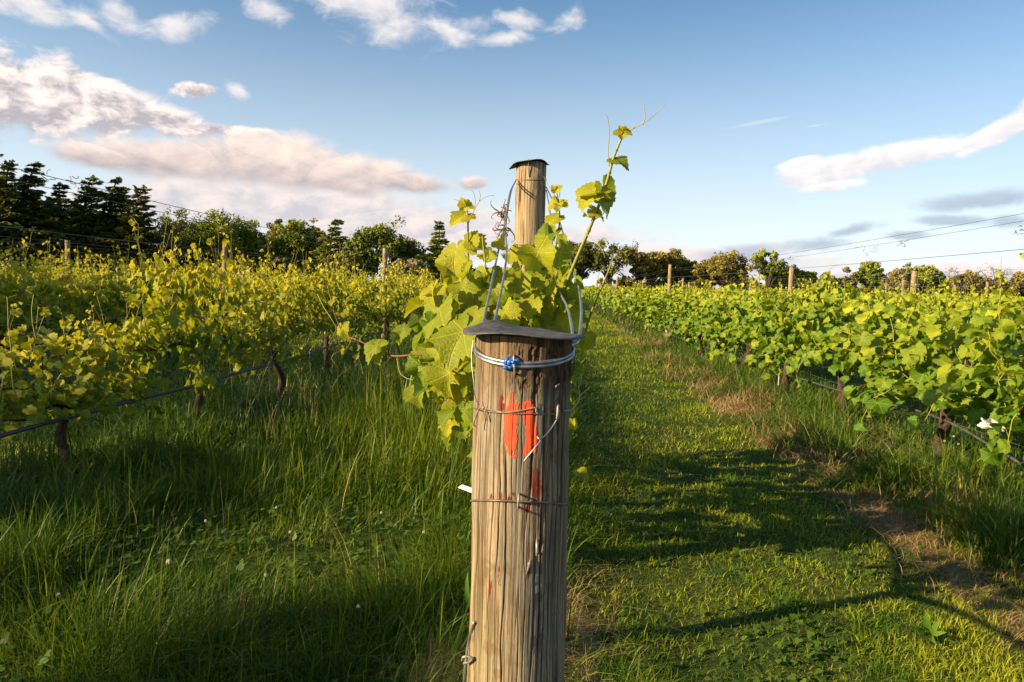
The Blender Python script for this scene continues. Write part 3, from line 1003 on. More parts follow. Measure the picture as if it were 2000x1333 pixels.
        if detail == 'hi':
            for k in range(0, len(pos), 2):                     # petioles
                j = min(len(c) - 1, k)
                v, f = tube([c[j], (c[j] + pos[k]) / 2 + [0, 0, 0.008], pos[k]], 0.0012, 3, cap=False)
                stems.add(v, f, 0.6)
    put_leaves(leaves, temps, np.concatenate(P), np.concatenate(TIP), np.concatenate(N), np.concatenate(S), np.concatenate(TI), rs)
    return trunk, cordon, stems, leaves, tall


def merge(geos, mats):
    g = Geo()
    for k, q in enumerate(geos):
        for v, t, u in zip(q.v, q.tint, q.uv):
            pass
        base = g.n
        g.v += q.v; g.tint += q.tint; g.uv += q.uv
        g.f += [f + base for f in q.f]
        g.mi += [np.full(len(f), k, np.int32) for f in q.f]
        g.n += q.n
    return g.mesh("grapevine", mats)


class Proto:
    def __init__(self, seed, style, detail):
        tr, co, st, lv, tall = vine_parts(seed, style, detail)
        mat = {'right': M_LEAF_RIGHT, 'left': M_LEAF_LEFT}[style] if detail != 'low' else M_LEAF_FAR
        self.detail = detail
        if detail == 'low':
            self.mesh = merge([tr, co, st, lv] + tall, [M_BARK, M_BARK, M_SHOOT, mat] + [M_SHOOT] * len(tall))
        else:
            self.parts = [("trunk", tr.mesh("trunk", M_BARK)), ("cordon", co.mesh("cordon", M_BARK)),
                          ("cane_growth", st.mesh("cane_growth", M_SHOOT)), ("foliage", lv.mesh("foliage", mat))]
            self.parts += [("shoot", t.mesh("shoot", M_SHOOT)) for t in tall]

    def place(self, x, y, rot, scale, label, group):
        if self.detail == 'low':
            o = link("grapevine", self.mesh)
        else:
            o = link("grapevine", None)
            for n, me in self.parts:
                link(n, me, o)
        o.location = (x, y, float(gz(x, y)) - 0.02)
        o.rotation_euler = (0, 0, rot)
        o.scale = scale
        o["label"] = label
        o["category"] = "grapevine"
        o["group"] = group
        return o


ORD = ["nearest", "second", "third", "fourth", "fifth", "sixth", "seventh", "eighth", "ninth", "tenth"]
ROWNAME = {1: "in the row beside the mown lane", 2: "in the second row right of the mown lane", 3: "in the third row right of the mown lane",
           4: "in the fourth row right of the mown lane", 5: "in the fifth row right of the mown lane", -1: "in the row left of the long grass",
           -2: "in the second row left of the long grass", -3: "in the third row left of the long grass", -4: "in the fourth row left of the long grass",
           -5: "in the fifth row left of the long grass"}


def build_rows():
    rs = np.random.RandomState(99)
    HI = {s: [Proto(100 + k + (50 if s == 'left' else 0), s, 'hi') for k in range(4)] for s in ('right', 'left')}
    MID = {s: [Proto(200 + k + (50 if s == 'left' else 0), s, 'mid') for k in range(5)] for s in ('right', 'left')}
    LOW = {s: [Proto(300 + k + (50 if s == 'left' else 0), s, 'low') for k in range(4)] for s in ('right', 'left')}
    first = {1: 3.7, 2: 8.2, 3: 12.0, 4: 15.5, 5: 19.0, -1: 5.75, -2: 7.2, -3: 10.6, -4: 14.0, -5: 17.5}
    last = {1: 46, 2: 46, 3: 46, 4: 46, 5: 46, -1: 19, -2: 34, -3: 46, -4: 46, -5: 46}
    for k in sorted(first, key=abs):
        style = 'right' if k > 0 else 'left'
        y, i = first[k], 0
        while y < last[k]:
            yy = y + rs.normal(0, 0.06)
            det = 'hi' if yy < 9.5 and abs(k) < 3 else 'mid' if yy < 19 else 'low'
            pr = {'hi': HI, 'mid': MID, 'low': LOW}[det][style]
            j = i + 1 if k == -1 else i
            n = ORD[j] if j < len(ORD) else None
            if n and abs(k) == 1:
                lab = f"{n} grapevine {ROWNAME[k]}, counted from the camera"
            elif yy < 12:
                lab = f"{n or 'farther'} grapevine {ROWNAME[k]}, seen above the nearer row"
            else:
                lab = f"distant grapevine {ROWNAME[k]}"
            tall = 1.0 if k > 0 else 1.04
            pr[(i + abs(k) * 2) % len(pr)].place(ROWS[k] + rs.normal(0, 0.03), yy, 0.0 if rs.rand() < 0.5 else math.pi,
                     (rs.uniform(0.95, 1.12) * (1.22 if k == 1 else 1.0), 1.0, tall * rs.uniform(0.93, 1.05)), lab, "grapevines " + ROWNAME[k])
            y += 1.62
            i += 1
    # the low young vine that starts the left row, its leaves below the gap
    rs2 = np.random.RandomState(5)
    pr = HI['left'][2]
    o = pr.place(ROWS[-1], 4.15, 0.0, (1.0, 0.72, 0.70), "low leafy grapevine at the left edge with a gap beside it", "grapevines " + ROWNAME[-1])
    # everything farther off reads as one striped mass
    far = Geo()
    for k in list(range(-9, 13)):
        for y in np.arange(46.5 if k in last else max(19.0, abs(k) * 3.1), 92, 1.65):
            if k == 0 or (k == -1 and y < 60):
                continue
            x = ROWS[k]
            if not in_view(np.array([x]), np.array([y]), 60)[0]:
                continue
            m = 95 if y > 46 else 150
            pos = np.stack([x + rs.normal(0, 0.17, m), y + rs.uniform(-0.85, 0.85, m), np.minimum(rs.uniform(0.4, 1.42, m), rs.uniform(0.9, 1.65, m))], -1)
            nr = rs.normal(0, 0.6, (m, 3)) + [-0.3, -0.4, 0.6]
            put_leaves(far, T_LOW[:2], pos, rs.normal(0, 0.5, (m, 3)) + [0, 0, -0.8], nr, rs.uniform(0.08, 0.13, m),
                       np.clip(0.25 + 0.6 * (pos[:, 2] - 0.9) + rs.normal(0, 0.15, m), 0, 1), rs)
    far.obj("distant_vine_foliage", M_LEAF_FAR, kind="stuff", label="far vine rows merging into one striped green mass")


build_rows()


# ------------------------------------------------------------------ trellis posts, wires, hoses
def post_mesh(height, r0, r1, seed, sides=20, sunk=0.12):
    rs = np.random.RandomState(seed)
    zs = np.concatenate([[-sunk, 0.0], np.linspace(0.1, height, 12)])
    P = np.stack([rs.normal(0, 0.0015, len(zs)), rs.normal(0, 0.0015, len(zs)), zs], -1)
    rad = np.interp(zs, [0, height], [r0, r1])
    v, f = tube(P, rad, sides)
    g = Geo()
    g.add(v + rs.normal(0, 0.0008, v.shape), f)
    return g.mesh("post_shaft", M_WOOD)


def cap_mesh(r, arch, tilt, seed, n=48, bump=False):
    """A sheet metal rain cap: a thin disc, bent over the post and wavy at the rim."""
    rs = np.random.RandomState(seed)
    rings = np.array([0.0, 0.35, 0.68, 0.86, 1.0])
    a = np.arange(n) / n * 2 * np.pi
    top = []
    for q in rings:
        rr = r * q * (1 + (0.035 * np.sin(3 * a + 1 + seed) + 0.02 * np.sin(5 * a)) * q)
        x, y = rr * np.cos(a), rr * np.sin(a)
        z = -arch * np.maximum(q - 0.66, 0) ** 1.2 * (1.0 + 0.8 * np.cos(a * 2)) + x * tilt + (0.0015 if bump else 0.003) * q * np.sin(4 * a + seed)
        if bump:                                                # the sheet is buckled upwards at the back left
            z = z + 0.014 * np.exp(-((x + 0.055) / 0.032) ** 2 - ((y - 0.05) / 0.05) ** 2) - 0.006 * q * np.exp(-((x + 0.09) / 0.025) ** 2)
        top.append(np.stack([x, y, z], -1))
    top = np.array(top)
    bot = top - [0, 0, 0.0022]
    V = np.concatenate([top.reshape(-1, 3), bot.reshape(-1, 3)])
    m = len(rings)
    F = []
    j = np.arange(n)
    j2 = (j + 1) % n
    for k in range(m - 1):
        F.append(np.stack([k * n + j, (k + 1) * n + j, (k + 1) * n + j2, k * n + j2], -1))
        o = m * n
        F.append(np.stack([o + k * n + j, o + k * n + j2, o + (k + 1) * n + j2, o + (k + 1) * n + j], -1))
    k = m - 1
    F.append(np.stack([k * n + j, m * n + k * n + j, m * n + k * n + j2, k * n + j2], -1))
    g = Geo()
    g.add(V, np.concatenate(F))
    return g.mesh("cap", M_CAP)


LINE_POSTS = [(post_mesh(1.87, 0.046, 0.042, s), cap_mesh(0.062, 0.01, 0.03, s, 20)) for s in range(3)]
SMALL_POSTS = [post_mesh(1.72, 0.034, 0.031, 20 + s, 12) for s in range(2)]


def line_post(x, y, label, group, h=1.0, capped=True, thin=False, r=1.0):
    o = link("trellis_post", None, label=label, category="post", group=group)
    o.location = (x, y, float(gz(x, y)) - 0.03)
    o.scale = (r, r, h)
    o.rotation_euler = (random.uniform(-0.015, 0.015), random.uniform(-0.015, 0.015), random.uniform(0, 6.28))
    if thin:
        link("post_shaft", random.choice(SMALL_POSTS), o)
    else:
        sh, cp = random.choice(LINE_POSTS)
        link("post_shaft", sh, o)
        if capped:
            c = link("cap", cp, o)
            c.location = (0, 0, 1.874)
    return o


random.seed(4)
SIDE = {-1: "left", 1: "right"}
for k, name in ((-1, "first row left of the near post"), (-2, "second row left of the near post"), (-3, "third row left of the near post")):
    line_post(ROWS[k], 12.3, f"pale timber trellis post rising from the {name}", "timber trellis posts in the left rows",
              capped=(k == -1), h=1.0, r=0.95)
for k, name in ((1, "first row right of the mown lane"), (2, "second row right of the mown lane"), (3, "third row right of the mown lane"), (4, "fourth row right of the mown lane")):
    line_post(ROWS[k], 17.5, f"capped timber trellis post rising from the {name}", "timber trellis posts in the right rows", h=1.0, r=(1.0, 1.25, 1.5, 1.2)[k - 1])
for k in (1, 2, 3, 4, 5, 6):
    line_post(ROWS[k], 31.5, "thin far timber post among the right hand vine rows", "thin posts far along the right rows", thin=True, h=1.04, r=1.5)
for k in (1, 2, 3, 4, 5, 6, 7):
    line_post(ROWS[k], 45.5, "thin far timber post among the right hand vine rows", "thin posts far along the right rows", thin=True, h=1.04, r=1.5)
for (px, d, k) in ((1942, 24.4, 5), (1830, 24.0, 4)):
    line_post(ROWS[k], d, "thin far timber post among the right hand vine rows", "thin posts far along the right rows", thin=True, h=1.04, r=1.5)
line_post(ROWS[-2] + 0.0, 13.1, "dark thin metal stake just right of the leftmost timber post", "stakes", thin=True, h=1.0, r=0.7)
line_post(ROWS[1], 12.0, "short timber stub under the leaves of the row beside the mown lane", "stakes", thin=True, h=0.46, r=1.5)


def wire(name, pts, rad, mat, label, cat, group=None, n=6, sides=5):
    g = Geo()
    v, f = tube(spline(pts, n), rad, sides)
    g.add(v, f)
    o = g.obj(name, mat, label=label, category=cat)
    if group:
        o["group"] = group
    return o


def row_wire(x, z, sag, y0, ys, rad, mat, label, z0=None, group=None, dx=0.0):
    pts = []
    stops = [y0] + ys
    zz = [z if z0 is None else z0] + [z] * len(ys)
    for (a, b, za, zb) in zip(stops[:-1], stops[1:], zz[:-1], zz[1:]):
        for t in (0, 0.25, 0.5, 0.75):
            pts.append((x + dx, a + (b - a) * t, za + (zb - za) * t - sag * 4 * t * (1 - t)))
    pts.append((x + dx, stops[-1], zz[-1]))
    return wire("trellis_wire", pts, rad, mat, label, "wire", group, n=3, sides=4)


WG = "trellis wires strung along the rows"
row_wire(ROWS[-1], 1.80, 0.02, 3.05, [12.3, 26.3], 0.0022, M_WIRE_OLD, "upper dark wire slanting down across the sky from the upper left edge", 1.87, WG)
row_wire(ROWS[-1], 1.77, 0.03, 3.05, [12.3, 26.3], 0.0020, M_WIRE_OLD, "second dark wire just under the upper one at the upper left edge", 1.80, WG, 0.02)
for z, s, lab in ((1.55, 0.02, "wire crossing in front of the conifers above the left row"), (1.36, 0.02, "wire just above the left row's leaves"), (1.02, 0.01, "middle wire running through the left row's leaves"), (0.80, 0.01, "low wire in the gap of the left row")):
    row_wire(ROWS[-1], z, s, 3.05, [12.3, 26.3], 0.0017, M_WIRE_OLD, "thin dark " + lab, None, WG, -0.03)
for k in (-2, -3):
    for z, lab in ((1.80, "uppermost"), (1.70, "second"), (1.50, "third")):
        row_wire(ROWS[k], z, 0.03, 5.0, [12.3, 26.3, 40.3], 0.0022 * (1 if k == -2 else 1.4), M_WIRE_OLD, f"{lab} thin wire of the {'second' if k == -2 else 'third'} row left of the near post", None, WG, 0.03)
row_wire(ROWS[1], 1.80, 0.05, 3.05, [17.5, 31.5, 45.5], 0.0015, M_WIRE_OLD, "upper wire rising to the right edge with dry tendrils on it", 1.83, WG)
row_wire(ROWS[1], 1.76, 0.06, 3.05, [17.5, 31.5, 45.5], 0.0013, M_WIRE_OLD, "second wire rising to the right edge close under the upper one", 1.795, WG, 0.03)
for z, lab in ((1.60, "wire above the leaves"), (1.05, "wire among the leaves")):
    row_wire(ROWS[1], z, 0.02, 3.05, [17.5, 31.5, 45.5], 0.0018, M_WIRE, f"thin {lab} of the row beside the mown lane", None, WG, -0.03)
row_wire(ROWS[1], 0.20, 0.0, 3.0, [17.5], 0.0017, M_WIRE, "low bare wire below the hose of the row beside the mown lane", 0.19, WG, -0.25)
row_wire(ROWS[1], 0.47, 0.01, 3.0, [17.5], 0.0017, M_WIRE, "pale wire just above the hose of the row beside the mown lane", 0.44, WG, -0.02)
for k in (2, 3, 4):
    for z, lab in ((1.71, "uppermost"), (1.65, "second"), (1.50, "third")):
        row_wire(ROWS[k], z, 0.05, 3.05 if k < 4 else 10, [17.5, 31.5, 45.5], 0.0013, M_WIRE, f"{lab} thin wire of the {('second', 'third', 'fourth')[k - 2]} row right of the mown lane", None, WG)


def hose(pts, rad, mat, label):
    wire("drip_hose", pts, rad, mat, label, "hose", "irrigation hoses under the vines", n=6, sides=8)


P_ = [(px, py, (ROWS[-1] + 0.26) * 1400 / (px - 1076.0)) for px, py in ((-130, 888), (0, 852), (90, 827), (180, 804), (270, 780), (360, 759), (480, 724), (600, 692), (660, 672))]
hose([at(*q) for q in P_] + [(ROWS[-1] + 0.1, 11.8, 0.47), (ROWS[-1], 18, 0.45)], 0.0125, M_HOSE, "thick black irrigation hose hanging under the nearer left vines")
hose([(ROWS[-2], 5.6, 0.52), (ROWS[-2], 7.4, 0.50), (ROWS[-2], 9, 0.53), (ROWS[-2], 12, 0.50), (ROWS[-2], 20, 0.52)], 0.010, M_HOSE, "black irrigation hose of the farther left row, seen through the gap")
P_ = [(px, py, (ROWS[1] + 0.02) * 1400 / (px - 1076.0)) for px, py in ((2160, 1015), (2000, 910), (1930, 868), (1862, 829), (1796, 804), (1730, 788), (1658, 769), (1590, 748), (1518, 726), (1440, 699), (1373, 677))]
hose([at(*q) for q in P_] + [(ROWS[1] - 0.05, 17.5, 0.27), (ROWS[1] - 0.05, 26, 0.27)], 0.009, M_HOSE_GREY, "dusty black irrigation hose under the row beside the mown lane")


def dry_tangle(name, p, size, n, label, seed):
    """Old curled tendrils left on a wire."""
    rs = np.random.RandomState(seed)
    g = Geo()
    for _ in range(n):
        c = curl(rs, np.array(p) + rs.normal(0, size * 0.25, 3) * [0.5, 1, 0.5], rs.normal(0, 1, 3), rs.uniform(0.4, 1.2) * size, rs.uniform(0.3, 1.6))
        v, f = tube(c, np.linspace(0.0026, 0.001, len(c)), 4, cap=False)
        g.add(v, f)
    g.obj(name, M_RUST, label=label, category="dry tendril", group="dry tendrils clinging to the wires")


def wpt(k, px, py):
    return at(px, py, ROWS[k] * 1400 / (px - 1077.0))


for i, (k, px, py, s, lab) in enumerate((
        (1, 1990, 452, 0.10, "brown tendril tangle on the rising wires at the right edge"),
        (1, 1762, 474, 0.10, "small brown tendril clump on the rising wires above the right trees"),
        (1, 1692, 488, 0.12, "dry tendril dangling from the rising wires"),
        (1, 1542, 503, 0.12, "dry tendril at the low end of the rising wires"),
        (-1, 148, 358, 0.14, "dry tendril bunch on the upper left wires before the conifers"),
        (-1, 92, 352, 0.10, "small dry curl on the upper left wires near the edge"),
        (-1, 282, 390, 0.12, "dry curl on the upper left wires beside the last conifer"),
        (-1, 500, 452, 0.22, "large dry tendril loop on the wire before the round trees"),
        (-1, 625, 468, 0.14, "dry twig on the wire before the windswept tree"))):
    dry_tangle("dry_tendril", wpt(k, px, py), s, 6, lab, i)


def scrap():
    """A ragged white scrap caught on the wires under the right row."""
    rs = np.random.RandomState(3)
    p = at(1938, 832, 4.05)
    g = Geo()
    n = 9
    u, v = np.meshgrid(np.linspace(-1, 1, n), np.linspace(-1, 1, n), indexing='ij')
    pos = np.stack([u * 0.065, 0.02 * np.sin(3 * u + 2 * v), v * 0.026 - u * 0.022 + 0.008 * np.cos(4 * u)], -1) + rs.normal(0, 0.004, (n, n, 3))
    i = np.arange(n - 1)[:, None] * n + np.arange(n - 1)[None]
    F = np.stack([i, i + n, i + n + 1, i + 1], -1).reshape(-1, 4)
    g.add(pos.reshape(-1, 3), F)
    o = g.obj("rag_scrap", M_WHITE, label="crumpled white scrap caught on the wires below the nearest right vine", category="scrap")
    o.location = p
    m = o.modifiers.new("thick", 'SOLIDIFY')
    m.thickness = 0.006


scrap()
g_ = Geo()
v_, f_ = tube([at(1517, 795, 8.2), at(1521, 740, 8.2), at(1525, 678, 8.2)], 0.004, 6)
g_.add(v_, f_)
g_.obj("white_stake", M_WHITE, label="thin white stake beside the dark trunk in the right row", category="stake")


# ------------------------------------------------------------------ the near post
def project(P):
    q = P - np.array([0, 0, CAM_H])
    r_, u_, f_ = (np.array(tuple(k)) for k in (c_r, c_u, c_f))
    d = q @ f_
    return 1000 + FPX * (q @ r_) / d, 666.5 - FPX * (q @ u_) / d


def in_poly(x, y, poly):
    c = np.zeros(np.shape(x), bool)
    n = len(poly)
    for i in range(n):
        x0, y0 = poly[i]
        x1, y1 = poly[(i + 1) % n]
        k = ((y0 > y) != (y1 > y)) & (x < (x1 - x0) * (y - y0) / (y1 - y0 + 1e-12) + x0)
        c ^= k
    return c


NP_Y = 1.15
NP_TOP = at(1022, 652, NP_Y).z
NP_X = at(1018, 900, NP_Y).x


def np_rad(z):
    return 0.0752 + (NP_TOP - z) * 0.0110


def build_near_post():
    zz = np.concatenate([np.linspace(-0.15, 0.60, 40, endpoint=False), np.linspace(0.60, NP_TOP, 640)])
    th = np.concatenate([np.linspace(-115, 115, 540, endpoint=False), np.linspace(115, 245, 60, endpoint=False)]) * np.pi / 180
    T, Z = np.meshgrid(th, zz)
    rad = np_rad(Z)
    s = T * 0.075                                            # arc length, 0 = towards the camera
    rs = np.random.RandomState(12)
    # long checks along the grain
    disp = np.zeros_like(Z)
    dark = np.zeros_like(Z)
    cracks = [(-0.056, 0.7, 1.16, 0.8, 1.0), (-0.041, 0.55, 1.13, 1.0, 1.4), (-0.030, 0.3, 1.17, 1.0, 1.2), (-0.0175, 0.4, 1.06, 1.3, 2.0), (-0.009, 0.9, 1.17, 0.8, 1.0),
              (0.004, 0.5, 0.86, 0.9, 1.2), (0.003, 1.0, 1.18, 1.1, 1.6), (0.013, 0.6, 1.0, 0.9, 1.0), (0.021, 0.95, 1.2, 1.8, 3.0), (0.026, 0.4, 0.93, 1.3, 1.8),
              (0.036, 0.3, 1.15, 1.4, 2.2), (0.044, 0.5, 1.1, 0.9, 1.1), (0.053, 0.6, 1.19, 1.2, 1.6), (0.063, 0.4, 1.15, 1.0, 1.2), (0.075, 0.4, 1.2, 1.5, 2.2), (-0.072, 0.4, 1.1, 1.2, 1.5)]
    for _ in range(45):
        z0 = rs.uniform(0.62, 1.15)
        cracks.append((rs.uniform(-0.11, 0.12), z0, z0 + rs.uniform(0.03, 0.16), rs.uniform(0.4, 0.8), rs.uniform(0.3, 0.9)))
    for i, (s0, za, zb, w, dep) in enumerate(cracks):
        wob = (fbm(Z * 9 + i * 3.7, Z * 0 + i, 70, 3) - 0.5) * 0.009
        fade = ss(Z, za, za + 0.05) * ss(Z, zb, zb - 0.05) * (0.45 + 0.75 * fbm(Z * 22, Z * 0 + i, 71, 2))
        k = np.exp(-((s - s0 - wob) / (w * 0.00085)) ** 2) * fade
        disp -= k * dep * 0.0015
        dark = np.maximum(dark, k * min(1, 0.45 + 0.3 * dep))
    grain = fbm(s * 420 + 2.5 * fbm(s * 20, Z * 3, 77), Z * 9, 72, 4)
    broad = fbm(s * 60, Z * 2.2, 73, 3)
    rough = fbm(s * 160, Z * 60, 74, 4)
    disp += (grain - 0.5) * 0.0011 + (broad - 0.5) * 0.0018 + (fbm(s * 14, Z * 5, 79, 2) - 0.5) * 0.010
    # frayed, pitted wood under the cap and down the right side
    frayed = np.maximum(ss(Z, 1.115, 1.16) * ss(s, -0.04, 0.03), 0.75 * ss(s, 0.022, 0.04) * ss(s, 0.085, 0.06) * ss(fbm(s * 30, Z * 6, 75), 0.4, 0.6))
    disp -= frayed * ss(rough, 0.45, 0.7) * 0.0035
    Rr = rad + disp
    P = np.stack([NP_X + np.sin(T) * Rr, NP_Y - np.cos(T) * Rr, Z], -1)
    nz, nt = Z.shape
    px, py = project(P.reshape(-1, 3))
    px, py = px.reshape(Z.shape), py.reshape(Z.shape)
    front = np.cos(T) > 0.05
    # colour of the timber, with some shade painted into it
    g1 = ss(grain, 0.34, 0.62)[..., None]
    b1 = ss(broad, 0.35, 0.65)[..., None]
    C = np.array([0.098, 0.066, 0.042]) * (1 - g1) + np.array([0.315, 0.232, 0.145]) * g1
    C = C * (0.72 + 0.48 * b1)
    grey = (ss(fbm(s * 25, Z * 4, 80, 4), 0.40, 0.62) * 0.7)[..., None]
    C = C * (1 - grey) + np.array([0.245, 0.212, 0.162]) * (0.75 + 0.4 * g1) * grey
    grn = (ss(Z, 0.95, 0.7) * ss(s, 0.02, -0.05) * 0.35)[..., None]
    C = C * (1 - grn) + np.array([0.25, 0.21, 0.10]) * grn
    right = (ss(s, 0.018, 0.05) * 0.45)[..., None]  # darker right side: weathering plus painted shade away from the sun
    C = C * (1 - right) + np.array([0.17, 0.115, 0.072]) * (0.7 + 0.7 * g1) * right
    top = (ss(Z, 1.118, 1.165) * (0.35 + 0.65 * ss(s, -0.05, 0.02)) * (0.6 + 0.5 * rough))[..., None]  # dirty brown top, the cap's shade painted in with it
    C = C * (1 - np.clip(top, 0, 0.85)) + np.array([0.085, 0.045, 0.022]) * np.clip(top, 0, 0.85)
    blot = (ss(fbm(s * 45 + 9, Z * 30, 81, 4), 0.64, 0.76) * 0.4)[..., None]
    C = C * (1 - blot) + np.array([0.12, 0.068, 0.036]) * blot
    fr = (frayed * ss(rough, 0.45, 0.68) * 0.8)[..., None]
    C = C * (1 - fr) + np.array([0.055, 0.032, 0.018]) * fr
    dk = np.clip(dark, 0, 0.95)[..., None]
    C = C * (1 - dk) + np.array([0.022, 0.013, 0.008]) * dk
    # knot
    kn = np.exp(-((px - 1033) / 5.0) ** 2 - ((py - 1118 - (px - 1033) * -1.5) / 17.0) ** 2) * front
    disp_k = ss(kn, 0.3, 0.8)
    C = C * (1 - 0.85 * disp_k[..., None]) + np.array([0.07, 0.03, 0.018]) * 0.85 * disp_k[..., None]
    # old dark red paint flakes
    nzf = fbm(s * 260, Z * 60, 82, 4)
    fl = np.zeros_like(Z)
    for (cx, cy, rx, ry, amt) in ((1043, 935, 18, 44, 0.54), (1040, 990, 34, 14, 0.60), (985, 970, 55, 9, 0.63), (1050, 1050, 12, 22, 0.62), (958, 1150, 3, 28, 0.46),
                                  (975, 1125, 3, 20, 0.44), (980, 792, 6, 22, 0.42), (1031, 1075, 4, 20, 0.42), (1080, 980, 25, 14, 0.62)):
        k = ss(1.15 - np.hypot((px - cx) / rx, (py - cy) / ry), 0.0, 0.4) * ss(nzf, amt - 0.05, amt + 0.06)
        fl = np.maximum(fl, k)
    fl = (fl * front)[..., None]
    C = C * (1 - fl) + np.array([0.17, 0.030, 0.020]) * fl
    # the fresh orange red paint: two thick upright strokes joined near the top
    jx = px + 2.5 * (fbm(s * 160, Z * 160, 83, 3) - 0.5) * 2
    jy = py + 11 * (fbm(s * 300, Z * 10, 84, 3) - 0.5) * 2

    def zp(*p):
        return [(880 + 0.27 * a, 600 + 0.27 * b) for a, b in p]
    strokes = [zp((425, 690), (500, 690), (482, 790), (480, 900), (474, 1000), (484, 1090), (450, 1090), (410, 1050), (392, 960), (386, 860), (400, 760)),
               zp((520, 685), (604, 690), (606, 770), (618, 850), (628, 940), (624, 1010), (588, 1090), (520, 1085), (530, 1010), (548, 950), (538, 880), (524, 800), (522, 740)),
               zp((395, 770), (500, 745), (604, 722), (606, 775), (500, 775), (400, 795)),
               zp((432, 620), (452, 620), (462, 700), (425, 700)), zp((535, 665), (575, 680), (580, 720), (525, 720))]
    paint = np.zeros(Z.shape, bool)
    for poly in strokes:
        paint |= in_poly(jx, jy, poly)
    paint &= front & (dark < 0.93) & (nzf < 0.73) & (fbm(s * 420, Z * 26, 85, 3) < 0.76)
    V = P.reshape(-1, 3)
    i = np.arange(nz - 1)[:, None] * nt
    j = np.arange(nt)[None]
    F = np.stack([i + j, i + (j + 1) % nt, i + nt + (j + 1) % nt, i + nt + j], -1).reshape(-1, 4)
    V = V.copy()
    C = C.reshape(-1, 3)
    g = Geo()
    g.add(V - [NP_X, NP_Y, 0], F)
    # end grain disc on top
    ringi = np.arange(nt) + (nz - 1) * nt
    g.f.append(ringi[None, :])
    g.mi.append(np.zeros(1, np.int32))
    m, ntr, b = material("near_post_timber")
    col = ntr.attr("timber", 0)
    co = ntr.new('ShaderNodeTexCoord').outputs['Object']
    fine = ntr.noise(ntr.scale(co, (1, 1, 0.10)), 900.0, 4.0, 0.6)
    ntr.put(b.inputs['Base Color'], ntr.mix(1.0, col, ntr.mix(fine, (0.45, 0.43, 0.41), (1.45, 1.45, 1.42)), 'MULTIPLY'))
    b.inputs['Roughness'].default_value = 0.86
    b.inputs['Specular IOR Level'].default_value = 0.12
    bp = ntr.new('ShaderNodeBump')
    bp.inputs['Strength'].default_value = 0.5
    bp.inputs['Distance'].default_value = 0.0012
    ntr.put(bp.inputs['Height'], fine)
    ntr.put(b.inputs['Normal'], bp.outputs[0])
    me = g.mesh("post_shaft", m)
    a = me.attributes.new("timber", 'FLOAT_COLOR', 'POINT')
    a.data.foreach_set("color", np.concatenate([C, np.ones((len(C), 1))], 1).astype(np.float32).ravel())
    root = link("wooden_post", None, category="post", label="stout weathered near post with orange red paint strokes and a flat metal cap")
    root.location = (NP_X, NP_Y, 0)
    link("post_shaft", me, root)
    # paint film
    pf = paint.reshape(-1)
    keep = pf[F].all(1)
    N = np.stack([np.sin(T), -np.cos(T), 0 * T], -1).reshape(-1, 3)
    used, inv = np.unique(F[keep].ravel(), return_inverse=True)
    gp = Geo()
    gp.add(V[used] + N[used] * 0.0006 - [NP_X, NP_Y, 0], inv.reshape(-1, 4))
    mp, npn, bpn = material("orange_red_paint")
    cc = npn.new('ShaderNodeTexCoord').outputs['Object']
    n = npn.noise(npn.scale(cc, (1, 1, 0.1)), 260.0, 4.0)
    npn.put(bpn.inputs['Base Color'], npn.mix(npn.step(n, 0.3, 0.75), (0.90, 0.095, 0.022), (0.74, 0.055, 0.018)))
    bpn.inputs['Roughness'].default_value = 0.55
    gp.obj("paint_mark", mp, root)
    # cap
    cp = link("cap", cap_mesh(0.0985, 0.0, -0.045, 2, 72, True), root)
    cp.location = (at(1023, 655, NP_Y).x - NP_X, 0.0, NP_TOP + 0.004)
    return root


post_root = build_near_post()


def on_post(px, py, out=0.0):
    """World point on the near post's front skin at a photograph pixel, out metres proud of it."""
    d = NP_Y - 0.07
    for _ in range(6):
        p = at(px, py, d)
        r = np_rad(p.z) + out
        dx = min(max(p.x - NP_X, -r), r)
        d = NP_Y - math.sqrt(max(r * r - dx * dx, 0))
    return np.array(at(px, py, d))


def part_tube(name, pts, rad, mat, n=6, sides=6, root=None):
    g = Geo()
    root = root or post_root
    v, f = tube(spline(pts, n), rad, sides)
    g.add(v - np.array(tuple(root.location)), f)
    return g.obj(name, mat, root)


def staple(px, py, hpx, out, rad, lean=0.0):
    """An upright wire staple driven into the post, its crown out metres proud."""
    a, b = on_post(px - lean, py - hpx / 2), on_post(px + lean, py + hpx / 2)
    o = np.array([0.0, -1.0, 0.0]) * out
    inn = -o * 0.6
    part_tube("staple", [a + inn, a + o * 0.65, a + o + (b - a) * 0.18, (a + b) / 2 + o * 1.08, b + o - (b - a) * 0.18, b + o * 0.65, b + inn], rad, M_STAPLE, 5)


staple(1005, 712, 34, 0.008, 0.0018, 1)
staple(1089, 804, 26, 0.011, 0.0021, -1)
staple(1013, 978, 25, 0.012, 0.0018, -1)
staple(1049, 1068, 24, 0.014, 0.0021, 0)
n0 = on_post(1094, 749, 0.0)
part_tube("nail", [n0 + [0, 0.01, 0], n0 + [-0.004, -0.012, -0.002], n0 + [-0.0065, -0.017, -0.0035]], 0.0018, M_STAPLE, 3)
w0 = on_post(1033, 1108, -0.001)
part_tube("bark_splinter", [w0 + [0.002, 0, 0.012], w0 + [0.0, -0.003, 0.002], w0 + [-0.005, -0.001, -0.016]], [0.0015] * 3 + [0.003] * 3 + [0.002] * 3 + [0.0012] * 4, M_RUST, 6)

BP_X, BP_Y = at(1036, 420, 3.12).x, 3.12
BP_TOP = at(1034, 320, BP_Y).z


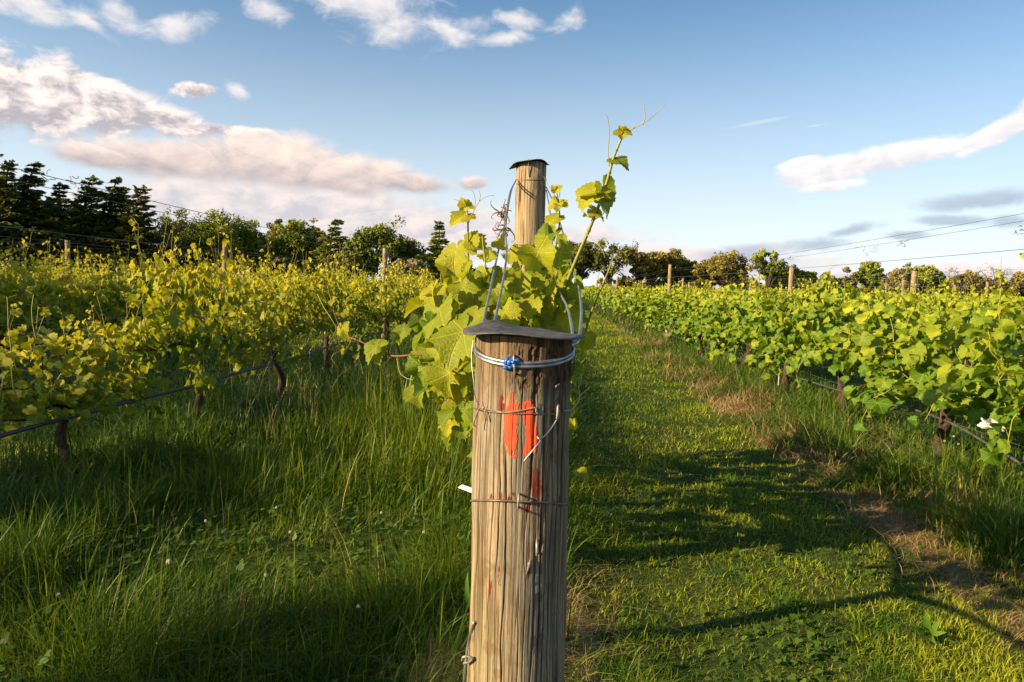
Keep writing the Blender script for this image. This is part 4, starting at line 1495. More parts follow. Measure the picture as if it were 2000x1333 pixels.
def ring_pts(c, r, z_front, z_side, a0=-180, a1=180, n=28):
    a = np.radians(np.linspace(a0, a1, n))
    return [(c[0] + math.sin(t) * r, c[1] - math.cos(t) * r, z_front + (z_side - z_front) * (1 - math.cos(t))) for t in a]


def tie_wire(left, right, front_py, side_py, label, dz, rad=0.0029):
    zf = on_post(1022, front_py)[2]
    zs = at(945, side_py, NP_Y).z
    arc = ring_pts((NP_X, NP_Y), np_rad(zf) + rad, zf + dz, zs + dz, -105, 105, 15)
    pts = [at(*p) for p in reversed(left)] + arc + [at(*p) for p in right]
    wire("tie_wire", pts, rad, M_WIRE, label, "wire", "thick tie wires between the two posts", n=5, sides=8)


tie_wire([(938, 668, 1.2), (944, 632, 1.26), (962, 545, 1.7), (973, 492, 2.1), (983, 455, 2.4), (988, 420, 2.7), (996, 376, 2.95), (1006, 356, 3.08)],
         [(1119, 665, 1.2), (1117, 642, 1.26), (1108, 600, 1.6), (1094, 572, 1.9), (1083, 538, 2.3), (1079, 480, 2.6), (1075, 420, 2.85), (1067, 372, 3.10)],
         716, 684, "lower thick grey tie wire looped round the near post's top, its right end bowed inwards", 0.0)
tie_wire([(950, 664, 1.2), (966, 628, 1.26), (985, 535, 1.75), (990, 485, 2.1), (987, 455, 2.4), (991, 415, 2.7), (999, 372, 2.95), (1008, 352, 3.08)],
         [(1128, 668, 1.2), (1133, 645, 1.26), (1135, 600, 1.6), (1129, 555, 1.9), (1119, 528, 2.2), (1098, 450, 2.6), (1080, 395, 2.9), (1067, 366, 3.10)],
         709, 677, "upper thick grey tie wire looped round the near post's top, its right end straighter", 0.0)


def blue_clip():
    rs = np.random.RandomState(2)
    g = Geo()
    for k in range(16):
        p = on_post(984 + rs.uniform(0, 24), 704 + rs.uniform(0, 16), 0.005)
        v, f = tube([p - [0.004, 0, 0.002], p + rs.normal(0, 0.002, 3), p + [0.004, -0.002, 0.003] + rs.normal(0, 0.002, 3)], [0.0016, 0.0042, 0.0018], 5)
        g.add(v, f)
    g.obj("plastic_tie", M_BLUE, label="torn blue plastic tie knotted on the wires below the near post's cap", category="tie")


blue_clip()
z2 = on_post(1022, 806)[2]
W2 = "thin wires wound round the near post"
wire("binding_wire", [on_post(x, y, 0.002) for x, y in ((941, 795), (955, 800), (985, 806), (1010, 804), (1035, 799), (1046, 797))] + [on_post(1047, 806, 0.004)], 0.0013, M_RUST,
     "short rusty wire running into the paint strokes of the near post", "wire", W2)
wire("binding_wire", ring_pts((NP_X, NP_Y), np_rad(z2) + 0.0015, z2 - 0.002, at(945, 797, NP_Y).z, -180, 180), 0.0013, M_WIRE_OLD, "thin wire wound round the near post across the paint strokes", "wire", W2, n=2)
z3 = on_post(1022, 979)[2]
wire("binding_wire", ring_pts((NP_X, NP_Y), np_rad(z3) + 0.002, z3, at(935, 980, NP_Y).z, -180, 180), 0.0017, M_WIRE_OLD, "thicker wire wound round the near post below the paint strokes", "wire", W2, n=2)
wire("binding_wire", [on_post(1092, 802, 0.008), on_post(1090, 815, 0.006), on_post(1080, 832, 0.005), on_post(1066, 850, 0.010), on_post(1054, 858, 0.016), on_post(1050, 853, 0.012), on_post(1056, 860, 0.014), on_post(1045, 875, 0.018), on_post(1030, 893, 0.016), on_post(1023, 902, 0.014)], 0.0014, M_WIRE,
     "loose curled wire end hanging from the staple beside the paint strokes", "wire", W2)
wire("binding_wire", [on_post(946, 797, 0.003), at(938, 797, 1.10), at(930, 812, 1.09), at(925, 828, 1.09), at(929, 834, 1.09)], 0.0014, M_RUST, "bent wire tail on the left edge of the near post", "wire", W2)
wire("binding_wire", [on_post(950, 798, 0.003), on_post(947, 806, 0.006), on_post(951, 822, 0.005)], 0.0012, M_RUST, "short hooked wire end near the left edge of the near post", "wire", W2)
wire("binding_wire", [on_post(1100, 803, 0.003), at(1117, 800, 1.12), at(1128, 788, 1.12), at(1132, 772, 1.12), at(1130, 757, 1.12), at(1136, 745, 1.12), at(1133, 732, 1.12), at(1124, 722, 1.13), at(1122, 690, 1.15)], 0.0012, M_WIRE,
     "thin kinked wire hanging down the right side of the near post", "wire", W2)
wire("binding_wire", [at(925, 660, 1.12), at(921, 700, 1.11), at(925, 745, 1.10), at(928, 775, 1.10), at(936, 792, 1.10)], 0.0008, M_WIRE, "fine wire hanging down the left side of the near post", "wire", W2)
wire("anchor_wire", [on_post(926, 1215, 0.003), at(916, 1250, 1.12), at(909, 1300, 1.12), at(905, 1350, 1.12), at(900, 1420, 1.12), (at(896, 1500, 1.12).x, 1.12, 0.0)], 0.0022, M_WIRE, "thick wire running down to the ground at the left foot of the near post", "wire")
wire("anchor_wire", [at(921, 1240, 1.15), at(916, 1300, 1.15), at(913, 1350, 1.15), at(909, 1420, 1.15), (at(905, 1500, 1.15).x, 1.15, 0.0)], 0.0018, M_WIRE, "thinner wire beside the thick one at the left foot of the near post", "wire")
wire("wire_clamp", [at(903, 1290, 1.11), at(905, 1284, 1.10), at(915, 1283, 1.10), at(923, 1287, 1.10), at(915, 1294, 1.11), at(906, 1296, 1.12)], 0.0022, M_STAPLE, "small wire loop clamping the two wires at the near post's left foot", "clamp")
gt = Geo()
a_, b_, c_, d_ = (np.array(at(*q)) for q in ((894, 953, 1.20), (902, 947, 1.21), (935, 958, 1.17), (935, 968, 1.16)))
gt.add([a_, b_, c_, d_, a_ - [0, -.0015, 0], b_ - [0, -.0015, 0], c_ - [0, -.0015, 0], d_ - [0, -.0015, 0]], np.array([[0, 1, 2, 3], [7, 6, 5, 4], [0, 4, 5, 1], [1, 5, 6, 2], [2, 6, 7, 3], [3, 7, 4, 0]]))
gt.obj("plant_label", M_WHITE, smooth=False, label="plain white plastic strip sticking out behind the left edge of the near post", category="tag")


# ------------------------------------------------------------------ the tall strainer post behind
def build_back_post():
    root = link("strainer_post", None, category="post", label="tall round timber post with a bent metal cap rising behind the near post")
    root.location = (BP_X, BP_Y, 0)
    link("post_shaft", post_mesh(BP_TOP, 0.070, 0.0635, 31, 40, 0.15), root)
    c = link("cap", cap_mesh(0.086, 0.03, 0.11, 5, 48), root)
    c.location = (-0.010, 0, BP_TOP + 0.005)
    for (py, r, k) in ((352, 0.0019, 0.0), (480, 0.0022, 0.0), (486, 0.0022, 0.0)):
        z = at(1036, py, BP_Y - 0.064).z
        g = Geo()
        v, f = tube(spline(ring_pts((0, 0), 0.0655, z, z + 0.01), 2), r, 6)
        g.add(v, f)
        g.obj("wire_band", M_WIRE_OLD, root)
    z = at(1030, 322, BP_Y - 0.064).z
    g = Geo()
    v, f = tube(spline([(-0.012, -0.055, z + 0.02), (-0.012, -0.072, z + 0.018), (-0.012, -0.070, z - 0.02), (-0.008, -0.066, z - 0.05)], 5), 0.0018, 5)
    g.add(v, f)
    g.obj("staple", M_STAPLE, root)


build_back_post()


# ------------------------------------------------------------------ the vine between the two posts
def build_main_vine():
    rs = np.random.RandomState(17)
    root = link("grapevine", None, category="grapevine", label="big bright grapevine with long shoots growing between the near post and the tall capped post")
    base = Vector((ROW0 - 0.02, 2.35, 0))
    root.location = base
    B = np.array(tuple(base))
    g = Geo()
    v, f = tube(spline([(0, 0, -0.05), (0.02, 0.03, 0.25), (-0.02, 0.0, 0.5), (0, -0.02, 0.72)], 8), np.linspace(0.04, 0.028, 25), 12)
    g.add(v + rs.normal(0, 0.003, v.shape), f)
    g.obj("trunk", M_BARK, root)
    g = Geo()
    for s in (-1, 1):
        v, f = tube(spline([(0, 0, 0.70), (0.0, s * 0.3, 0.78), (0.02, s * 0.6, 0.80), (0, s * 0.85, 0.80)], 6), np.linspace(0.017, 0.009, 19), 8)
        g.add(v, f)
    g.obj("cordon", M_BARK, root)

    def shoot(pts, r0, r1, tend=(), mat=M_SHOOT, name="shoot", tint=(0.1, 0.8)):
        g = Geo()
        q = spline([at(*p) for p in pts], 7) - B
        v, f = tube(q, np.linspace(r0, r1, len(q)), 7)
        g.add(v, f, np.repeat(np.linspace(tint[0], tint[1], len(q)), 7))
        for k in range(5, len(q) - 3, 8):                              # nodes
            bv, bf = ball(np.interp(k, [0, len(q)], [r0, r1]) * 1.35, 5, 6)
            g.add(bv + q[k], bf, 0.35)
        o = g.obj(name, mat, root)
        for t in tend:
            g = Geo()
            q = spline([at(*p) for p in t], 6) - B
            v, f = tube(q, np.linspace(0.0013, 0.0006, len(q)), 5)
            g.add(v, f, 0.6)
            g.obj("tendril", M_TENDRIL, root)

    shoot([(1070, 655, 1.92), (1092, 590, 1.92), (1120, 520, 1.90), (1150, 450, 1.88), (1172, 395, 1.87), (1187, 350, 1.86), (1198, 310, 1.86), (1212, 275, 1.85), (1219, 262, 1.85)], 0.0058, 0.0025,
          [[(1190, 325, 1.86), (1188, 295, 1.86), (1190, 258, 1.85), (1187, 232, 1.84), (1181, 220, 1.84)], [(1220, 262, 1.85), (1240, 250, 1.85), (1262, 238, 1.84), (1284, 220, 1.84), (1299, 203, 1.83)],
           [(1256, 243, 1.85), (1260, 228, 1.85), (1258, 212, 1.85), (1257, 200, 1.85)], [(1236, 252, 1.85), (1241, 246, 1.85), (1243, 241, 1.85)], [(1158, 432, 1.88), (1178, 418, 1.87), (1192, 402, 1.86)],
           [(1142, 455, 1.89), (1160, 470, 1.85), (1176, 488, 1.82), (1182, 505, 1.82)]])
    shoot([(918, 640, 2.1), (917, 590, 2.1), (916, 540, 2.08), (914, 480, 2.06), (914, 440, 2.05), (912, 408, 2.05)], 0.0042, 0.0022,
          [[(914, 438, 2.05), (924, 415, 2.04), (938, 392, 2.03), (955, 383, 2.02), (966, 383, 2.02)], [(926, 412, 2.04), (928, 392, 2.04), (924, 375, 2.04), (918, 372, 2.04)], [(908, 405, 2.05), (898, 395, 2.05), (885, 388, 2.05)],
           [(936, 393, 2.03), (938, 382, 2.03), (935, 372, 2.03)], [(908, 590, 2.1), (900, 600, 2.0), (905, 615, 1.95), (918, 614, 1.95), (930, 605, 1.95)]])
    shoot([(1050, 600, 2.55), (1072, 540, 2.5), (1086, 480, 2.5), (1093, 430, 2.48), (1090, 390, 2.46), (1084, 365, 2.45)], 0.0040, 0.0018,
          [[(1091, 400, 2.46), (1078, 372, 2.45), (1068, 358, 2.45), (1062, 345, 2.45)], [(1093, 385, 2.46), (1094, 372, 2.46), (1097, 360, 2.46)]], tint=(0.0, 0.3))
    shoot([(910, 700, 2.15), (870, 697, 2.18), (820, 693, 2.2), (770, 696, 2.22), (742, 684, 2.24)], 0.0042, 0.0026,
          [[(700, 640, 2.3), (688, 660, 2.28), (676, 682, 2.25), (655, 690, 2.2), (648, 700, 2.2), (655, 712, 2.2)], [(775, 700, 2.2), (782, 730, 2.15), (805, 742, 2.12), (828, 735, 2.1)], [(800, 700, 2.2), (798, 715, 2.2), (800, 728, 2.2)]],
          M_CANE, "shoot")
    shoot([(742, 684, 2.24), (705, 668, 2.28), (672, 652, 2.3), (656, 620, 2.3), (649, 592, 2.3)], 0.0026, 0.0014,
          [[(620, 575, 2.3), (632, 600, 2.28), (645, 620, 2.26), (656, 640, 2.25), (652, 652, 2.25), (645, 645, 2.25)], [(650, 592, 2.3), (644, 578, 2.3), (640, 560, 2.3)]], M_CANE, "shoot")
    shoot([(1140, 660, 2.1), (1150, 625, 2.1), (1163, 590, 2.08), (1180, 550, 2.06), (1192, 520, 2.05), (1199, 498, 2.05)], 0.0036, 0.0014,
          [[(1176, 560, 2.06), (1168, 540, 2.06), (1180, 520, 2.05)]], tint=(0.6, 0.3))
    for pts in ([(950, 650, 2.0), (925, 610, 1.95), (880, 570, 1.9), (862, 545, 1.85), (870, 500, 1.82)], [(960, 650, 2.0), (930, 640, 1.9), (900, 625, 1.8), (860, 590, 1.75), (845, 560, 1.75)],
                [(985, 640, 2.2), (968, 590, 2.1), (952, 540, 2.0), (945, 490, 2.0), (942, 462, 2.0)], [(1000, 640, 2.2), (1010, 590, 2.1), (1012, 540, 2.0), (1035, 480, 1.9)],
                [(1055, 650, 2.0), (1050, 620, 1.95), (1042, 585, 1.95)], [(940, 720, 2.1), (915, 740, 2.0), (890, 728, 1.9), (878, 722, 1.85)], [(945, 760, 2.1), (915, 775, 2.0), (905, 800, 1.95)],
                [(1030, 640, 2.6), (1033, 590, 2.7), (1028, 540, 2.8), (1040, 500, 2.9)]):
        shoot(pts, 0.0036, 0.0018, (), M_SHOOT, "shoot", (0.1, 0.6))

    # leaves placed where the photograph shows single ones: petiole point, tip point, depth, depth of tip, tint, facing
    L = [(1050, 492, 1.76, 1092, 558, 1.74, .62, (-.4, -.7, .5)), (1095, 492, 1.78, 1122, 540, 1.8, .35, (.3, -.7, .4)), (1160, 372, 1.86, 1122, 402, 1.83, .75, (-.5, -.7, .4)),
         (1180, 376, 1.87, 1200, 442, 1.90, .22, (.8, -.5, .1)), (1170, 388, 1.86, 1152, 362, 1.80, .6, (-.2, -.6, .8)), (1160, 412, 1.87, 1192, 426, 1.88, .75, (-.1, -.5, .8)), (1150, 425, 1.88, 1138, 418, 1.86, .8, (-.2, -.5, .8)),
         (1203, 312, 1.86, 1236, 318, 1.84, .35, (-.1, -.45, .9)), (1200, 314, 1.86, 1187, 316, 1.87, .6, (-.2, -.5, .8)),
         (1213, 262, 1.85, 1194, 262, 1.83, .95, (-.3, -.8, .4)), (1218, 260, 1.85, 1238, 258, 1.84, .9, (.2, -.8, .5)), (1216, 256, 1.85, 1208, 244, 1.84, .9, (-.3, -.8, .3)), (1220, 255, 1.85, 1226, 246, 1.85, .95, (0, -.9, .3)),
         (908, 420, 2.05, 874, 431, 2.02, .85, (.1, -.5, .85)), (908, 402, 2.05, 899, 386, 2.04, 1.0, (-.3, -.8, .3)), (913, 404, 2.05, 926, 401, 2.04, 1.0, (.2, -.7, .6)), (905, 398, 2.05, 903, 388, 2.04, 1.0, (-.5, -.7, .3)),
         (917, 472, 2.06, 966, 490, 2.03, .72, (.2, -.7, .6)), (917, 470, 2.06, 926, 508, 2.02, .62, (-.5, -.7, .2)), (914, 476, 2.06, 902, 492, 2.05, .7, (-.6, -.6, .3)),
         (890, 492, 1.82, 868, 552, 1.78, .62, (-.6, -.7, .15)), (872, 515, 1.82, 905, 545, 1.8, .6, (-.1, -.7, .6)), (850, 562, 1.78, 812, 582, 1.75, .75, (-.5, -.6, .6)), (846, 566, 1.77, 834, 606, 1.73, .72, (-.7, -.6, .2)),
         (858, 602, 1.75, 812, 692, 1.70, .40, (-.75, -.6, .1)), (905, 648, 1.66, 836, 742, 1.60, .35, (-.6, -.75, .25)), (880, 640, 1.72, 872, 705, 1.68, .45, (-.6, -.7, .2)), (878, 728, 1.72, 862, 806, 1.70, .5, (-.6, -.7, .1)),
         (906, 800, 1.95, 900, 856, 1.92, .25, (-.3, -.8, .3)), (900, 838, 1.98, 918, 868, 1.95, .2, (0, -.8, .4)), (788, 642, 2.2, 762, 676, 2.16, .25, (-.3, -.6, .7)), (780, 650, 2.2, 800, 672, 2.18, .2, (0, -.6, .8)),
         (735, 676, 2.24, 697, 700, 2.20, .35, (-.4, -.75, .5)), (738, 678, 2.24, 726, 722, 2.2, .35, (-.4, -.75, .4)), (742, 680, 2.24, 760, 662, 2.22, .4, (-.3, -.7, .6)), (670, 640, 2.3, 671, 674, 2.27, .6, (-.4, -.8, .3)), (672, 612, 2.3, 684, 622, 2.3, .8, (-.3, -.7, .5)), (650, 590, 2.3, 642, 600, 2.28, .9, (-.3, -.7, .5)), (652, 585, 2.3, 660, 578, 2.3, 1.0, (-.3, -.7, .5)),
         (1088, 398, 2.46, 1066, 410, 2.44, .75, (-.4, -.7, .5)), (1094, 400, 2.46, 1114, 404, 2.44, .8, (.3, -.7, .6)), (1084, 372, 2.45, 1078, 362, 2.44, .95, (-.3, -.8, .4)), (1088, 370, 2.45, 1098, 362, 2.44, .95, (-.3, -.8, .4)), (1086, 425, 2.48, 1060, 440, 2.46, .7, (-.5, -.7, .4)),
         (1082, 452, 2.5, 1058, 478, 2.48, .45, (-.5, -.7, .4)), (1070, 458, 2.4, 1014, 462, 2.36, .15, (-.1, -.35, .95)), (1076, 455, 2.5, 1094, 470, 2.5, .4, (.2, -.7, .6)), (1095, 475, 2.3, 1112, 488, 2.3, .4, (-.2, -.7, .6)), (1098, 470, 2.2, 1104, 446, 2.2, .5, (-.4, -.8, .3)),
         (1122, 560, 1.9, 1134, 612, 1.88, .3, (-.5, -.6, .1)), (1120, 825, 2.2, 1124, 852, 2.2, .8, (-.4, -.7, .2)), (930, 545, 1.95, 950, 590, 1.9, .5, (-.4, -.7, .5)),
         (960, 560, 1.85, 990, 610, 1.8, .4, (-.4, -.7, .5)), (1010, 560, 1.85, 1050, 590, 1.8, .45, (-.2, -.7, .6)), (1040, 590, 1.8, 1010, 630, 1.76, .55, (-.5, -.7, .3)), (1060, 600, 1.85, 1085, 640, 1.82, .35, (0, -.8, .5)), (905, 560, 1.85, 920, 610, 1.8, .4, (-.4, -.7, .5)),
         (1000, 530, 2.05, 1010, 565, 2.0, .55, (-.4, -.7, .4)), (978, 470, 2.1, 984, 492, 2.06, .8, (-.5, -.7, .3)), (1050, 540, 1.85, 1075, 570, 1.82, .4, (-.1, -.7, .6)), (985, 610, 1.75, 1012, 645, 1.7, .6, (-.4, -.7, .5)), (930, 610, 1.7, 900, 645, 1.66, .5, (-.5, -.7, .4)), (1098, 560, 1.95, 1088, 600, 1.9, .5, (-.5, -.7, .3))]
    g = Geo()
    pos = np.array([tuple(at(l[0], l[1], l[2])) for l in L])
    tip = np.array([tuple(at(l[3], l[4], l[5])) for l in L]) - pos
    size = np.linalg.norm(tip, axis=1) * np.array([0.78 if l[0] > 1135 and l[1] < 450 else 0.85 if l[1] < 435 else 0.64 for l in L])
    put_leaves(g, T_HI, pos - B, tip, np.array([l[7] for l in L]), size, np.array([l[6] for l in L]), rs)

    def fill(n, bx, by, bd, tmean, smin, smax):
        p = np.array([tuple(at(rs.uniform(*bx), rs.uniform(*by), rs.uniform(*bd))) for _ in range(n)])
        put_leaves(g, T_HI, p - B, rs.normal(0, 0.5, (n, 3)) + [-0.1, -0.2, -0.75], rs.normal(0, 0.62, (n, 3)) + [-0.4, -0.45, 0.5], rs.uniform(smin, smax, n), np.clip(rs.normal(tmean, 0.26, n), 0, 1), rs)
    fill(70, (870, 1105), (530, 580), (1.75, 2.8), 0.5, 0.016, 0.040)
    fill(210, (850, 1112), (570, 660), (1.75, 2.8), 0.40, 0.020, 0.055)
    fill(14, (890, 1100), (490, 540), (1.9, 2.8), 0.5, 0.022, 0.045)
    fill(75, (815, 925), (590, 770), (1.75, 2.4), 0.4, 0.03, 0.062)
    fill(26, (870, 935), (740, 850), (1.9, 2.5), 0.3, 0.03, 0.06)
    fill(26, (1010, 1110), (500, 560), (2.5, 3.6), 0.5, 0.03, 0.055)
    fill(10, (1100, 1140), (590, 660), (2.2, 3.2), 0.4, 0.035, 0.055)
    n = 560                                                             # the far arm, low behind the tall post
    p = np.stack([ROW0 - 0.05 + rs.normal(0, 0.10, n), rs.uniform(2.9, 5.1, n), rs.uniform(0.35, 1.2, n)], -1)
    p[:, 2] = np.where(p[:, 1] < 3.2, np.maximum(p[:, 2], rs.uniform(0.6, 1.1, n)), p[:, 2])
    put_leaves(g, T_MID, p - B, rs.normal(0, 0.5, (n, 3)) + [0, 0, -0.75], rs.normal(0, 0.45, (n, 3)) + [-0.4, -0.3, 0.6], rs.uniform(0.05, 0.08, n), np.clip(rs.normal(0.3, 0.18, n), 0, 1), rs)
    g.obj("foliage", M_LEAF_NEAR, root)
    # flower clusters of the vine
    for (cx, cy, d, n) in ((880, 752, 1.95, 42), (900, 772, 1.98, 36), (872, 775, 2.0, 24)):
        g = Geo()
        c = np.array(tuple(at(cx, cy, d)))
        for k in range(n):
            q = rs.normal(0, 1, 3) * [0.011, 0.011, 0.018]
            bv, bf = ball(0.0022, 4, 5)
            g.add(bv + c + q - B, bf, 0.7)
        v, f = tube([c - B + [0, 0, 0.05], c - B, c - B - [0, 0, 0.03]], 0.0012, 4)
        g.add(v, f, 0.5)
        g.obj("flower_cluster", M_TENDRIL, root)


build_main_vine()
dry_tangle("dry_tendril", at(985, 418, 2.68), 0.075, 26, "thick brown twist of dead tendrils on the tie wire left of the tall post", 40)
dry_tangle("dry_tendril", at(985, 448, 2.45), 0.085, 16, "spreading brown dead tendrils low on the tie wire left of the tall post", 41)


# ------------------------------------------------------------------ trees beyond the vineyard
def tree_material(name, dark, light, trans=0.12):
    return leaf_material(name, dark, light, trans, 0.65, spec=0.15, vary=0.1)


M_TREE = {
    'conifer': tree_material("conifer_needles", (0.030, 0.044, 0.008), (0.18, 0.18, 0.03)),
    'green': tree_material("broadleaf_green", (0.065, 0.10, 0.011), (0.36, 0.37, 0.04)),
    'olive': tree_material("olive_crown", (0.090, 0.082, 0.014), (0.40, 0.31, 0.065)),
    'dark': tree_material("dark_crown", (0.048, 0.060, 0.012), (0.26, 0.24, 0.045)),
    'pale': tree_material("pale_scrub", (0.10, 0.095, 0.035), (0.30, 0.25, 0.10)),
    'rust': tree_material("rusty_crown", (0.08, 0.045, 0.025), (0.20, 0.115, 0.06)),
}
M_TRUNK = plain_material("tree_bark", (0.10, 0.075, 0.055), 0.9, col2=(0.045, 0.035, 0.028), scale=3, spec=0.1, bump=0.5)


def leaf_cloud(g, c, spread, n, size, tint, rs, flat=1.0):
    """n small leaf quads round a clump centre, facing mostly outwards."""
    q = rs.normal(0, 1, (n, 3))
    q = q / np.linalg.norm(q, axis=1, keepdims=True) * rs.rand(n, 1) ** 0.45
    p = c + q * spread
    nr = norm(q + rs.normal(0, 0.55, (n, 3)) + [0, 0, 0.3])
    t = norm(np.cross(nr, rs.normal(0, 1, (n, 3))))
    b = np.cross(nr, t)
    s = size * rs.uniform(0.5, 1.3, (n, 1))
    V = np.stack([p - t * s, p - b * s * 0.55 * flat, p + t * s, p + b * s * 0.6 * flat], 1).reshape(-1, 3)
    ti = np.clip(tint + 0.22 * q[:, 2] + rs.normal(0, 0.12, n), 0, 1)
    g.add(V, np.arange(n * 4).reshape(-1, 4), np.repeat(ti, 4))


def sprays(g, a, b, width, n, size, tint, rs):
    """Needle sprays lying along a branch from a to b, drooping at their tips."""
    u = rs.rand(n, 1) ** 0.8
    L = b - a
    ln = np.linalg.norm(L)
    L = L / ln
    side = norm(np.cross(L, [0, 0, 1.0]))
    w = rs.normal(0, 1, (n, 1)) * width * (1.1 - 0.75 * u)
    p = a + (b - a) * u + side * w + np.array([0, 0, 1.0]) * (rs.normal(0, 0.10, (n, 1)) * width - 0.25 * np.abs(w))
    t = norm(L + side * np.sign(w) * rs.uniform(0.2, 1.0, (n, 1)) + rs.normal(0, 0.25, (n, 3)) + [0, 0, -0.15])
    nr = norm(rs.normal(0, 0.5, (n, 3)) + [-0.2, -0.4, 0.8])
    q = norm(np.cross(nr, t))
    s = size * rs.uniform(0.6, 1.4, (n, 1))
    V = np.stack([p - t * s * 0.7, p - q * s * 0.30, p + t * s, p + q * s * 0.30], 1).reshape(-1, 3)
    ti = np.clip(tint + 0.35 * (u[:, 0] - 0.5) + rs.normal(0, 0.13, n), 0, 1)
    g.add(V, np.arange(n * 4).reshape(-1, 4), np.repeat(ti, 4))


def limb(g, pts, r0, r1, sides=6):
    q = spline(pts, 4)
    v, f = tube(q, np.linspace(r0, r1, len(q)), sides)
    g.add(v, f)


def tree(kind, mat, px, d, top_py, wpx, label, group, seed, cat="tree", low=0.12, pos=None, lean=0.0, gaps=0.0, name=None, dens=1.0, lobes=None):
    """One tree: foot at pixel column px, d metres out, top at top_py, crown wpx pixels wide."""
    rs = np.random.RandomState(seed)
    dir_ = at(px, 560, d)
    x0, y0 = dir_.x, d
    k = d / 1400.0
    H = at(px, top_py, d).z
    W = wpx * k / 2 * (1.4 if kind == 'conifer' else 1.2)
    if pos:
        x0, y0, H, W = pos
    root = link(name or {'conifer': "conifer_tree", 'shrub': "shrub", 'bare': "bare_tree"}.get(kind, "broadleaf_tree"), None, label=label, category=cat, group=group)
    root.location = (x0, y0, -0.05)
    gt, gc = Geo(), Geo()
    if kind == 'conifer':
        top = np.array([lean * H * 0.10, 0, H])
        limb(gt, [(0, 0, 0), (0, 0, H * 0.5), (lean * H * 0.03, 0, H * 0.8), top], H * 0.022, H * 0.004, 8)
        tiers = int(H * 2.8)
        for i in range(tiers):
            u = (i + rs.uniform(0, 0.8)) / tiers
            z = H * (low + (1 - low) * u)
            reach = W * (1.02 - u ** 1.15 * 0.90) * rs.uniform(0.5, 1.2)
            nb = max(3, int(9 * (1 - u) + 3))
            a0 = rs.uniform(0, 6.28)
            cx = lean * H * 0.10 * max(0, (u - 0.5) / 0.5) ** 1.5
            for j in range(nb):
                a = a0 + j * 2 * math.pi / nb + rs.normal(0, 0.3)
                r = reach * rs.uniform(0.55, 1.2)
                if lean and math.cos(a) * lean > 0:
                    r *= 1.18
                e = np.array([cx + math.cos(a) * r + lean * 0.12 * r, math.sin(a) * r, z + r * rs.uniform(-0.15, 0.30)])
                s = np.array([cx * 0.7, 0, z])
                limb(gt, [s, (s + e) / 2 + [0, 0, 0.08 * r], e], 0.05 * (1 - u) + 0.02, 0.015, 3)
                m = int((12 + 30 * r / W) * dens)
                e2 = e + (e - s) * 0.12 + [0, 0, rs.uniform(-0.05, 0.16) * r]
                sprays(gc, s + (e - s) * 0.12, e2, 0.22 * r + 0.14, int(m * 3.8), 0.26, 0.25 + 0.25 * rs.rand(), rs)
        leaf_cloud(gc, top + [lean * 0.25, 0, -0.1], np.array([0.3, 0.2, 0.35]), 26, 0.16, 0.5, rs)
    elif kind == 'bare':
        for j in range(7):
            e = np.array([rs.normal(0, W * 0.7), rs.normal(0, W * 0.5), H * rs.uniform(0.7, 1.0)])
            limb(gt, [(0, 0, 0), (e[0] * 0.3, e[1] * 0.3, H * 0.5), e], 0.09, 0.02, 4)
            for q in range(4):
                c = e * rs.uniform(0.75, 1.0)
                leaf_cloud(gc, c + rs.normal(0, 0.2, 3), np.array([W * 0.22] * 3), int(16 * dens), 0.11, 0.5, rs)
    else:
        sh = kind == 'shrub'
        trunk_h = H * (0.02 if sh else low + 0.10)
        centre = np.array([0, 0, H * (0.42 if sh else 0.56)])
        radii = np.array([W * 0.86, W * 0.75, H * (0.50 if sh else 0.36)])
        limb(gt, [(0, 0, 0), (rs.normal(0, 0.1), rs.normal(0, 0.1), trunk_h), (rs.normal(0, 0.2), 0, H * 0.5)], H * 0.032, H * 0.016, 8)
        nl = lobes or 40
        cs = []
        for i in range(nl):
            q = rs.normal(0, 1, 3)
            q /= np.linalg.norm(q)
            q[2] = abs(q[2]) * 1.1 - 0.28
            rr = rs.uniform(0.62, 0.98)
            c = centre + q * radii * rr + np.array([lean * max(0, q[2]) * W * 0.5, 0, 0])
            cs.append((c, q))
        for i in range(int(nl * 0.35)):
            cs.append((centre + rs.normal(0, 0.33, 3) * radii, rs.normal(0, 1, 3) * 0.3))
        for c, q in cs:
            if rs.rand() < gaps:
                continue
            mid = np.array([c[0] * 0.35, c[1] * 0.35, trunk_h + (c[2] - trunk_h) * 0.55])
            limb(gt, [(0, 0, trunk_h * 0.9), mid, c], H * 0.011, H * 0.003, 4)
            sp = rs.uniform(0.22, 0.36) * min(W, H * 0.5) * (0.8 if gaps else 1.0)
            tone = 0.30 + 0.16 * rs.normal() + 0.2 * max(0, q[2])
            for s in range(3):
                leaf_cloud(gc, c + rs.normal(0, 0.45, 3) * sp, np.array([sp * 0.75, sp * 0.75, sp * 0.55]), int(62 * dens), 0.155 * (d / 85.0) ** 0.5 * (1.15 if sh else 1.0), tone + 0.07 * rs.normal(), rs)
    # scale so that the highest leaf meets the height asked for
    zs = np.concatenate([q[:, 2] for q in gc.v])
    f = H / np.percentile(zs, 99.8)
    gt.obj("trunk", M_TRUNK, root)
    gc.obj("crown", M_TREE[mat], root)
    root.scale = (1, 1, f)
    return root


